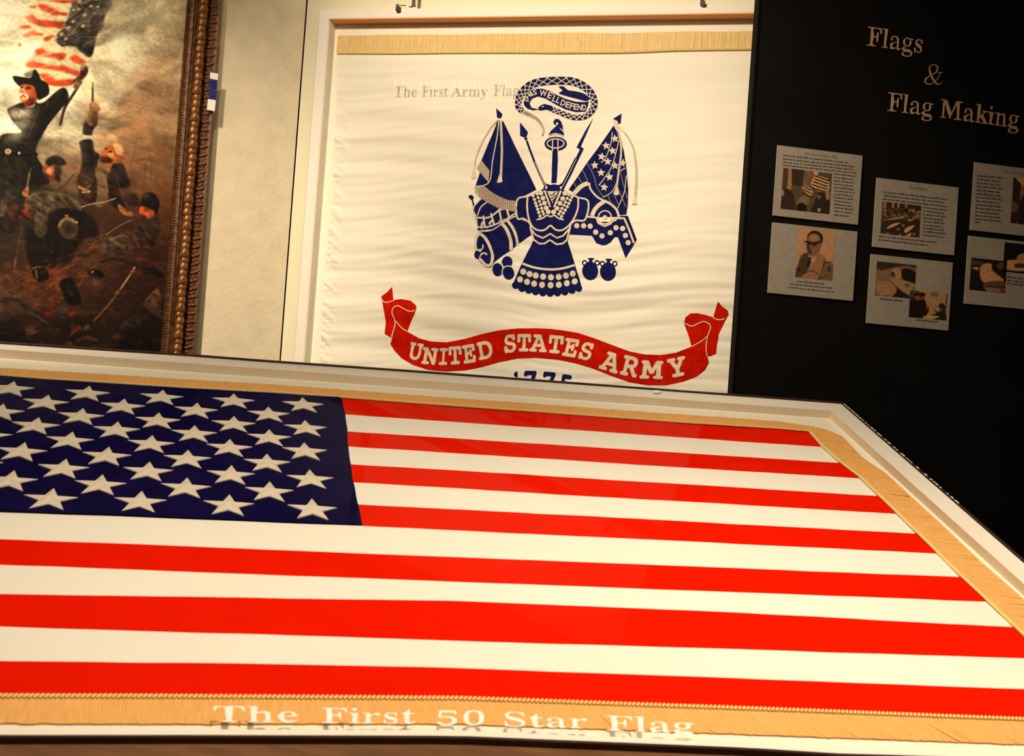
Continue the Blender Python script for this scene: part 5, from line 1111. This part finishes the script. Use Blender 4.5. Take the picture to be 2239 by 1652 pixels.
m_shell = blob('shell', lambda x, y, z: (x * .0175 * (1 - .25 * y), y * .022 - .008 * x * x, z * .0125 * (1 + .25 * y) + .0015 * math.cos(x * 9)), M['frame'], 12, 8)
m_leaf = blob('leaf', lambda x, y, z: (x * .0165, y * .0062 * (1 - .4 * x) + .006 * x * x, z * .009), M['frame_d'], 8, 6)
m_tip = blob('leaf_tip', lambda x, y, z: (x * .010, y * .0045, z * .007), M['frame'], 8, 5)
v = -.05; k = 0; beads = 0
while v < 1.45:
    if k % 4 == 0: rep('shell', m_shell, PR + .050, v, .079, 0, rr_)
    else: rep('bead', m_bead, PR + .051 + .002 * math.sin(k * 2.1), v, .077, .1 * math.sin(k * 5), rr_, 1 - .06 * (k % 2))
    v += .0235; k += 1
v = -.05; k = 0
while v < 1.45:
    rep('leaf', m_leaf, PR + .0915, v, .058, .30 + .35 * math.sin(k * .55), rr_)
    rep('leaf_tip', m_tip, PR + .097 + .001 * math.sin(k), v + .004, .066, .35 + .4 * math.sin(k * .55), rr_)
    rep('leaf', m_leaf, PR + .0925, v + .0145, .057, .45 + .3 * math.sin(k * .55 + .2), rr_, .82)
    v += .0290; k += 1
mb = MB(); v = -.05
while v < 1.45:
    for x_, r_ in ((.010, .0042), (.026, .0028)):
        vs = [(PR + x_, v, .065 + r_)] + [(PR + x_ + r_ * 1.3 * math.cos(t * math.pi / 3), v + r_ * 1.1 * math.sin(t * math.pi / 3), .061) for t in range(6)]
        mb.add(vs, [(0, 1 + t, 1 + (t + 1) % 6) for t in range(6)])
    v += .0098
o = link('beading', mb.v, mb.f, M['frame'], None, rr_); o['kind'] = 'stuff'
# small tag at the frame's outer edge
def pl_box(mb, quad, n0, n1):
    q = [PL.loc(x, y, n1) for x, y in quad]; vs = [(a, b, n1) for a, b in q] + [(a, b, n0) for a, b in q]
    mb.add(vs, [(3, 2, 1, 0), (0, 1, 5, 4), (1, 2, 6, 5), (2, 3, 7, 6), (3, 0, 4, 7), (4, 5, 6, 7)])
tb = PL.loc(463, 243, .09); tg = thing('edge_tag', 'small white and blue banded tag at the outer edge of the painting frame', 'tag', PL, (tb[0], tb[1], .08))
mb = MB(); pl_box(mb, [(460, 158), (477.5, 161), (475.5, 175), (459, 171.5)], .083, .087); link('white_band', mb.v, mb.f, M['tagw'], None, tg)
mb = MB(); pl_box(mb, [(459, 171.5), (475, 175), (472, 218.5), (457, 215.5)], .083, .0865); link('blue_band', mb.v, mb.f, M['blue'], None, tg)
mb = MB(); pl_box(mb, [(455, 216), (472, 219), (469.5, 243), (452.5, 240)], .083, .087); link('white_band', mb.v, mb.f, M['tagw'], None, tg)

# ================================================================== sloped table case with the fifty star flag
RH = .0215                                  # rim height over the mat
TU0, TU1, TV0, TV1 = -1.66, .961, -1.418, .150      # outer size
IU0, IU1, IV0, IV1 = -1.60, .9055, -1.375, .104     # inner size
tc_ = thing('sloped_display_case', 'long waist high display case with a sloped clear top and pale rim', 'display case', None, tuple(float(q) for q in (PT.O + PT.U * -.35 + PT.V * -.63)[:2]) + (0.0,))
# the tray and the body are built in world coordinates so the Empty can stand on the floor
def T2W(u, v, n): p = PT.O + PT.U * u + PT.V * v + PT.N * n; return (float(p[0]), float(p[1]), float(p[2]) + EYE)
def tpart(name, vs, fs, m, parent=None, smooth=False): return link(name, [T2W(*q) for q in vs], fs, m, None, parent or tc_, smooth=smooth)
# near rim bows a little, as the photo shows
near_px = [(0, 1613), (400, 1612.5), (1000, 1614), (1640, 1640), (1827, 1652)]
nv_ = [PT.loc(x, y, RH) for x, y in near_px]
def near_edge(u): return interp([a for a, b in nv_] + [1.1], [b for a, b in nv_] + [-1.46], u)
far_px = [(0, 752), (400, 778), (600, 793), (900, 813.6), (1500, 858), (1843, 883)]
fv_ = [PT.loc(x, y, RH) for x, y in far_px]
def far_edge(u): return interp([a for a, b in fv_], [b for a, b in fv_], u)
NU = 48
def rimstrip(name, f0, f1, ua, ub):
    """rim piece between two edge functions of u: top, inner and outer faces"""
    mb = MB(); us = np.linspace(ua, ub, NU)
    for _z in (0,):
        vs = []
        for u in us: vs += [(u, f0(u), -.02), (u, f0(u), RH), (u, f1(u), RH), (u, f1(u), -.004)]
        fs = []
        for i in range(NU - 1):
            for k in range(3): fs.append((i * 4 + k, (i + 1) * 4 + k, (i + 1) * 4 + k + 1, i * 4 + k + 1))
        fs += [(0, 1, 2, 3), tuple((NU - 1) * 4 + k for k in (3, 2, 1, 0))]
        mb.add(vs, [f[::-1] for f in fs])
    return tpart(name, mb.v, mb.f, M['white'])
rimstrip('rim', lambda u: near_edge(u), lambda u: near_edge(u) + .020, TU0, TU1)
rimstrip('rim', lambda u: far_edge(u), lambda u: IV1, TU0, TU1)
v0, v1 = near_edge(TU1) + .020, IV1
tpart('rim', *box(IU1, TU1, v0, v1, -.02, RH), M['white']); tpart('rim', *box(TU0, IU0, v0, v1, -.02, RH), M['white'])
tpart('lining', *box(IU0, IU1, IV1 - .0012, IV1, .0005, RH - .0005), M['inner']); tpart('lining', *box(IU1 - .0012, IU1, v0, IV1 - .0015, .0005, RH - .0005), M['inner'])
mb = MB(); us = np.linspace(TU0 + .01, TU1 - .01, NU); vs = []
for u in us: vs += [(u, near_edge(u) + .005, 0), (u, IV1 + .01, 0), (u, near_edge(u) + .005, -.012), (u, IV1 + .01, -.012)]
mb.add(vs, [(i * 4, (i + 1) * 4, (i + 1) * 4 + 1, i * 4 + 1) for i in range(NU - 1)] + [(i * 4 + 2, i * 4 + 3, (i + 1) * 4 + 3, (i + 1) * 4 + 2) for i in range(NU - 1)])
tpart('mat_board', mb.v, mb.f, M['mat'])
# clear cover
mb = MB(); us = np.linspace(TU0, TU1, NU); G0, G1 = RH + .0004, RH + .0050; vs = []
for u in us:
    for n in (G0, G1): vs += [(u, near_edge(u), n), (u, far_edge(u), n)]
fs = []
for i in range(NU - 1):
    a, b = i * 4, (i + 1) * 4; fs += [(a + 2, b + 2, b + 3, a + 3), (a, a + 1, b + 1, b), (a, b, b + 2, a + 2), (a + 1, a + 3, b + 3, b + 1)]
fs += [(0, 2, 3, 1), ((NU - 1) * 4, (NU - 1) * 4 + 1, (NU - 1) * 4 + 3, (NU - 1) * 4 + 2)]
mb.add(vs, fs)
cover = tpart('cover_pane', mb.v, mb.f, M['glass2']); cover['label'] = 'clear cover pane'
GN = G1 + .0004
for s, a, b, y0, y1, cp in (('The', 467, 652, 1577, 1578.5, 35), ('First', 703, 909, 1580, 1581, 34), ('50', 956, 1059, 1584, 1584.5, 31), ('Star', 1104, 1287, 1587, 1591.5, 32), ('Flag', 1327, 1518, 1596, 1602, 33)):
    word_parts(PT, s, a, b, y0, y1, cp, GN, M['lettering'], cover, lean=-.02 if a < 1000 else -.1, wt=.55, conv=T2W)
# dark polished edge of the cover
for fn, sgn, wd_ in ((near_edge, -1, .0060), (far_edge, 1, .0050)):
    mb = MB(); vs = []
    for u in np.linspace(TU0 - .004, TU1 + .004, NU): a = fn(u); b = a + sgn * wd_; lo, hi = min(a, b), max(a, b); vs += [(u, lo, RH - .0045), (u, hi, RH - .0045), (u, hi, G1), (u, lo, G1)]
    fs = []
    for i in range(NU - 1):
        for k in range(4): fs.append((i * 4 + k, i * 4 + (k + 1) % 4, (i + 1) * 4 + (k + 1) % 4, (i + 1) * 4 + k))
    fs += [(0, 3, 2, 1), tuple((NU - 1) * 4 + k for k in (0, 1, 2, 3))]
    mb.add(vs, fs); tpart('cover_edge', mb.v, mb.f, M['edge'])
tpart('cover_edge', *box(TU1, TU1 + .005, near_edge(TU1) - .004, far_edge(TU1) + .004, -.012, G1), M['edge'])
tpart('cover_edge', *box(TU0 - .005, TU0, near_edge(TU0) - .004, far_edge(TU0) + .004, -.012, G1), M['edge'])
a = PT.loc(1428, 852.5, G1); mb = MB()
q = [PT.loc(x, y, G1 + .0004) for x, y in ((1424, 857), (1440, 858.5), (1446, 853.5), (1431, 852))]; mb.add([(u, v, G1 + .0004) for u, v in q] + [(u, v, G1 + .0001) for u, v in q], [(0, 1, 2, 3), (4, 7, 6, 5), (0, 4, 5, 1), (1, 5, 6, 2), (2, 6, 7, 3), (3, 7, 4, 0)])
tpart('tape_tab', mb.v, mb.f, M['lettering'])['label'] = 'small white tape tab'
# chips along the right edge, their glitter put in as white pieces
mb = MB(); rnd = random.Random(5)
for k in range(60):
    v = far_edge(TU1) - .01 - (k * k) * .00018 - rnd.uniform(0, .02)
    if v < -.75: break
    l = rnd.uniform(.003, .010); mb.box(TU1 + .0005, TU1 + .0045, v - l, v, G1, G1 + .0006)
o = tpart('edge_chip_glint', mb.v, mb.f, M['lettering']); o['kind'] = 'stuff'
# wooden apron and body
mb = MB(); vs = []
for u in np.linspace(TU0 - .006, TU1 + .006, NU):
    e = near_edge(u) - .0004; vs += [(u, e, RH - .0055), (u, e, -.13), (u, e - .07, -.13), (u, e - .07, RH - .0055)]
fs = []
for i in range(NU - 1):
    for k in range(4): fs.append((i * 4 + k, (i + 1) * 4 + k, (i + 1) * 4 + (k + 1) % 4, i * 4 + (k + 1) % 4))
fs += [(0, 1, 2, 3), tuple((NU - 1) * 4 + k for k in (3, 2, 1, 0))]
mb.add(vs, fs); tpart('front_apron', mb.v, mb.f, M['wood'])
tpart('side_apron', *box(TU1 + .0055, TU1 + .022, -1.44, .155, -.13, -.014), M['wood']); tpart('side_apron', *box(TU0 - .022, TU0 - .0055, -1.44, .155, -.13, -.014), M['wood'])
tpart('back_apron', *box(TU0, TU1, .157, .175, -.13, -.014), M['wood']); tpart('tray_floor', *box(TU0, TU1, -1.40, .145, -.045, -.0205), M['wood'])
# cabinet under the tray: prism with vertical sides
Uh = PT.U; Bh = np.array([-Uh[1], Uh[0], 0])
def wpt(u, v, z): p = PT.O + PT.U * u + PT.V * v + PT.N * -.05; return (float(p[0]), float(p[1]), (float(p[2]) + EYE) if z is None else z)
c4 = [(TU0 + .05, -1.36), (TU1 - .05, -1.36), (TU1 - .05, .10), (TU0 + .05, .10)]
vs = [wpt(u, v, .10) for u, v in c4] + [wpt(u, v, None) for u, v in c4]
link('body', vs, [(0, 3, 2, 1), (4, 5, 6, 7), (0, 1, 5, 4), (1, 2, 6, 5), (2, 3, 7, 6), (3, 0, 4, 7)], M['wood'], None, tc_)
c4 = [(TU0 + .10, -1.30), (TU1 - .10, -1.30), (TU1 - .10, .04), (TU0 + .10, .04)]
vs = [wpt(u, v, .0) for u, v in c4] + [wpt(u, v, .10) for u, v in c4]
link('plinth', vs, [(0, 3, 2, 1), (4, 5, 6, 7), (0, 1, 5, 4), (1, 2, 6, 5), (2, 3, 7, 6), (3, 0, 4, 7)], M['edge'], None, tc_)

# ---- the flag in the table case
FZ0 = .0022
def dT(u, v): return .0012 + .0011 * nz(u * 3, v * 9, 3) + .0006 * nz(u * 12, v * 20, 6)
fl = thing('american_flag', 'gold fringed flag with red and white stripes and starred navy canton, in the table case', 'flag', PT, (-.2, -.65, FZ0))
right_px = [(1768, 944), (1796, 976), (1835, 1011), (1880, 1045), (1919, 1083), (1959.5, 1122), (2003, 1165), (2048, 1209), (2099, 1260), (2157, 1314), (2216, 1370)]
cant_px = [(747, 871), (754.6, 905), (759.7, 942), (761, 975), (766.6, 1013), (772.4, 1054), (782.6, 1101), (792.7, 1148)]
left_px = {7: 1119, 8: 1177, 9: 1233, 10: 1297, 11: 1368, 12: 1443, 13: 1521}
rx_px = {11: 1437.8, 12: 1504.7, 13: 1572}
L_ = lambda x, y: PT.loc(x, y, FZ0 + .0015)
anch = {k: [] for k in range(14)}
anch[0] = [L_(*q) for q in ((0, 822), (100, 830), (400, 849), (600, 860), (747, 870), (900, 882), (1200, 903.5), (1500, 925.5), (1700, 938), (1768, 944))]
for k in range(1, 8): anch[k].append(L_(*cant_px[k]))
for k in range(7, 14): anch[k].insert(0, L_(0, left_px[k]))
for k in range(1, 11): anch[k].append(L_(*right_px[k]))
for k in rx_px: anch[k].append(L_(W, rx_px[k]))
anch[7] += []; anch[13] = [L_(*q) for q in ((0, 1521), (400, 1522.5), (1000, 1526), (1300, 1536.5), (1640, 1548.6), (1900, 1558.5), (2239, 1572))]
anch[12] = [L_(*q) for q in ((0, 1443), (500, 1448.5), (1000, 1458), (1640, 1482.5), (2239, 1504.7))]
anch[10] = [L_(*q) for q in ((0, 1297), (1000, 1312), (1640, 1339), (2216, 1370))]
def vk(k, u):
    a = sorted(anch[k]); return interp([p[0] for p in a], [p[1] for p in a], u) + .0007 * nz(u * 7, k * 3.3)
ur_pts = [L_(*q) for q in right_px]
def ur(v): a = sorted((p[1], p[0]) for p in ur_pts); return interp([p[0] for p in a], [p[1] for p in a], v)
uc_pts = [L_(*q) for q in cant_px]
def uc(v): a = sorted((p[1], p[0]) for p in uc_pts); return interp([p[0] for p in a], [p[1] for p in a], v)
CL = -1.45
for k in range(13):
    vs = []; nu, nvv = 90, 5
    for j in range(nvv):
        for i in range(nu):
            s = i / (nu - 1)
            vm = vk(k, 0) * (1 - j / (nvv - 1)) + vk(k + 1, 0) * j / (nvv - 1)
            u0 = uc(vm) - .01 if k < 7 else CL; u1 = ur(vm); u = u0 + (u1 - u0) * s
            v = vk(k, u) * (1 - j / (nvv - 1)) + vk(k + 1, u) * j / (nvv - 1)
            vs.append((u, v, FZ0 + dT(u, v) - (.0005 if j in (0, nvv - 1) else 0)))
    fs = [(j * nu + i, (j + 1) * nu + i, (j + 1) * nu + i + 1, j * nu + i + 1) for j in range(nvv - 1) for i in range(nu - 1)]
    o = link('stripe', vs, fs, M['s_red'] if k % 2 == 0 else M['s_white'], None, fl, smooth=True); o['label'] = 'red stripe' if k % 2 == 0 else 'white stripe'
vs = []; nu, nvv = 100, 60
for j in range(nvv):
    t = j / (nvv - 1)
    for i in range(nu):
        s = i / (nu - 1); vm = vk(0, -.6) * (1 - t) + vk(7, -.6) * t; u = CL + (uc(vm) - CL) * s
        v = vk(0, u) * (1 - t) + vk(7, u) * t
        edge = -.0017 if i == nu - 1 else 0
        ripple = .0012 * math.sin(v * 60 + 2) * smooth(-.50, -.43, u)
        vs.append((u, v, FZ0 + .0030 + dT(u, v) + edge + ripple))
link('canton', vs, [(j * nu + i, (j + 1) * nu + i, (j + 1) * nu + i + 1, j * nu + i + 1) for j in range(nvv - 1) for i in range(nu - 1)], M['s_navy'], None, fl, smooth=True)['label'] = 'navy canton'
# stars: apex pixels of those in view; the rest continue the grid to the left
apex = {1: [(661.8, 869), (511.8, 860.7), (355.9, 852.4), (195.7, 843.7), (31.8, 833.5)], 2: [(587.3, 889.2), (430.4, 880.6), (272, 871.7), (105.5, 863.3)], 3: [(667.4, 918.7), (511.8, 909.8), (348.2, 902.2), (181.8, 892.5), (8.9, 882.9)],
        4: [(588.1, 938.8), (426.5, 929.9), (258.8, 921.8), (84.4, 912.3)], 5: [(665.1, 967.5), (502.2, 959.9), (333, 951.5), (158.1, 943.9)], 6: [(583.5, 992.2), (411.8, 983.5), (237.7, 976.9), (54.1, 967)],
        7: [(677.1, 1026.7), (505.5, 1017.1), (327.1, 1009.4), (144.4, 1003.1)], 8: [(588.6, 1052.7), (408.7, 1044.3), (224.5, 1037.4), (31.8, 1028.5)], 9: [(680.9, 1090), (500.9, 1081.1), (310.6, 1073.5), (117.4, 1067.4)]}
SR = .0500; SN = FZ0 + .0048
sv = [(0, 0, .0095)]
for i in range(10):
    t = math.radians(90 + 36 * i); r = SR if i % 2 == 0 else SR * .385; sv.append((r * math.cos(t), r * math.sin(t), .0010 if i % 2 == 0 else .0016))
for i in range(10):
    t = math.radians(90 + 36 * i); r = (SR if i % 2 == 0 else SR * .385) * 1.01; sv.append((r * math.cos(t), r * math.sin(t), -.0012))
sf = [(0, 1 + i, 1 + (i + 1) % 10) for i in range(10)] + [(1 + i, 11 + i, 11 + (i + 1) % 10, 1 + (i + 1) % 10) for i in range(10)]
sme = bpy.data.meshes.new('star'); sme.from_pydata(sv, [], sf); sme.materials.append(M['star'])
for row in range(1, 10):
    c = [PT.loc(x, y, SN) for x, y in apex[row]]
    want = 6 if row % 2 else 5; du = (c[0][0] - c[-1][0]) / (len(c) - 1)
    while len(c) < want: c.append((c[-1][0] - du, c[-1][1]))
    for u, v in c:
        if u < CL + .05: continue
        rep('star', sme, u, v - SR, SN, random.uniform(-.02, .02), fl)
# fringe: an under-band plus strands; path = flag edge -> fringe outer edge
far_out = [PT.loc(x, y, .003) for x, y in ((0, 803), (100, 809), (400, 828), (600, 839.5), (900, 862.5), (1200, 884), (1500, 906), (1633, 914.5), (1718, 921.8))]
rt_out = [PT.loc(x, y, .003) for x, y in ((1773, 929.5), (1809, 938), (1840, 951), (1887, 1000), (1938, 1034), (2005, 1095.6), (2068, 1153), (2142, 1224), (2239, 1308))]
def band(inner, outer, name, label):
    """strands between two polylines sampled equally"""
    def resample(p, n):
        d = [0]
        for i in range(1, len(p)): d.append(d[-1] + math.hypot(p[i][0] - p[i - 1][0], p[i][1] - p[i - 1][1]))
        return [(np.interp(t, d, [q[0] for q in p]), np.interp(t, d, [q[1] for q in p])) for t in np.linspace(0, d[-1], n)], d[-1]
    _, L = resample(inner, 2); n = max(8, int(L / .0035)); I, _ = resample(inner, n); O_, _ = resample(outer, n)
    mb = MB(); rnd = random.Random(9)
    for i in range(n - 1):
        a, b = I[i], I[i + 1]; c, d = O_[i + 1], O_[i]; j = rnd.uniform(-.0012, .0012); sk = rnd.gauss(0, .0006) + (.003 if rnd.random() < .015 else 0)
        h = FZ0 + .0018 + rnd.uniform(0, .0004); dx, dy = b[0] - a[0], b[1] - a[1]; l = math.hypot(dx, dy) or 1; ex, ey = dx / l, dy / l
        ov = .0006
        j += .0018 * nz(a[0] * 40, a[1] * 40, 8)
        mb.add([(a[0] - ex * ov, a[1] - ey * ov, h), (b[0] + ex * ov, b[1] + ey * ov, h), (c[0] + ex * (ov + sk), c[1] + ey * (ov + sk) + j, h - .0016), (d[0] + ex * (sk - ov), d[1] + ey * (sk - ov) + j, h - .0016)], [(0, 1, 2, 3)])
    vsu = []
    for i in range(n): vsu += [(I[i][0], I[i][1], FZ0 + .0008), (O_[i][0], O_[i][1], .0006)]
    mb.add(vsu, [(2 * i, 2 * i + 2, 2 * i + 3, 2 * i + 1) for i in range(n - 1)])
    vv = mb.v
    o = link(name, vv, mb.f, M['gold2'], None, fl); o['kind'] = 'stuff'; o['label'] = label
    return o
us_ = np.linspace(CL, .79, 30)
inn = [(u, vk(0, u)) for u in us_] + [(.795, vk(0, .79) - .004)] * 1
outt = [(u, interp([p[0] for p in far_out] + [.752], [p[1] for p in far_out] + [far_out[-1][1]], u)) for u in np.linspace(CL, .752, 30)]
band(inn, outt, 'fringe', 'orange gold fringe on the far edge')
# corner fan and right side
fan_o = [outt[-1]] + rt_out[:3]
cnr = inn[-1]
mb = MB(); n = 40
fo = catmull(fan_o, False, 12)
mb.add([(cnr[0] - .002, cnr[1] + .001, FZ0 + .002)] + [(a, b, .0012) for a, b in fo], [(0, i + 2, i + 1) for i in range(len(fo) - 1)])
o = link('fringe', mb.v, mb.f, M['gold2'], None, fl); o['kind'] = 'stuff'
vv_ = np.linspace(inn[-1][1], vk(13, .80), 30)
inr = [(ur(v) + .0005, v) for v in vv_]
ro = [rt_out[2]] + [(a, b) for a, b in rt_out[3:]]; ro = [(u, v) for u, v in ro] + [(.8925, -1.10), (.890, vk(13, .80) - .02)]
band(inr, ro, 'fringe', 'gold fringe on the right edge')
no = [PT.loc(x, y, .003) for x, y in ((0, 1580), (400, 1581.5), (700, 1581), (1000, 1581), (1300, 1592), (1640, 1604), (2239, 1626))]
ib = [(u, vk(13, u)) for u in np.linspace(CL, .80, 40)]
ob = [(u, interp([p[0] for p in no] + [.9], [p[1] for p in no] + [no[-1][1] - .006], u)) for u in np.linspace(CL, .86, 40)]
band([(a, b) for a, b in ib][::-1], ob[::-1], 'fringe', 'gold fringe on the near edge')
for fn, t0, t1, lab in ((lambda t: (t, vk(0, t) + .0005), CL, .79, 'far'), (lambda t: (ur(-t) + .0015, -t), .03, 1.29, 'right'), (lambda t: (t, vk(13, t) - .003), CL, .80, 'near')):
    mb = cordmesh(fn, t0, t1, .0070, .0033, FZ0 + .0045); o = link('cord', mb.v, mb.f, M['goldc'], None, fl, smooth=True); o['kind'] = 'stuff'; o['label'] = 'twisted gold cord on the ' + lab + ' edge'
for o in bpy.data.objects:
    if '_b' in o: del o['_b']
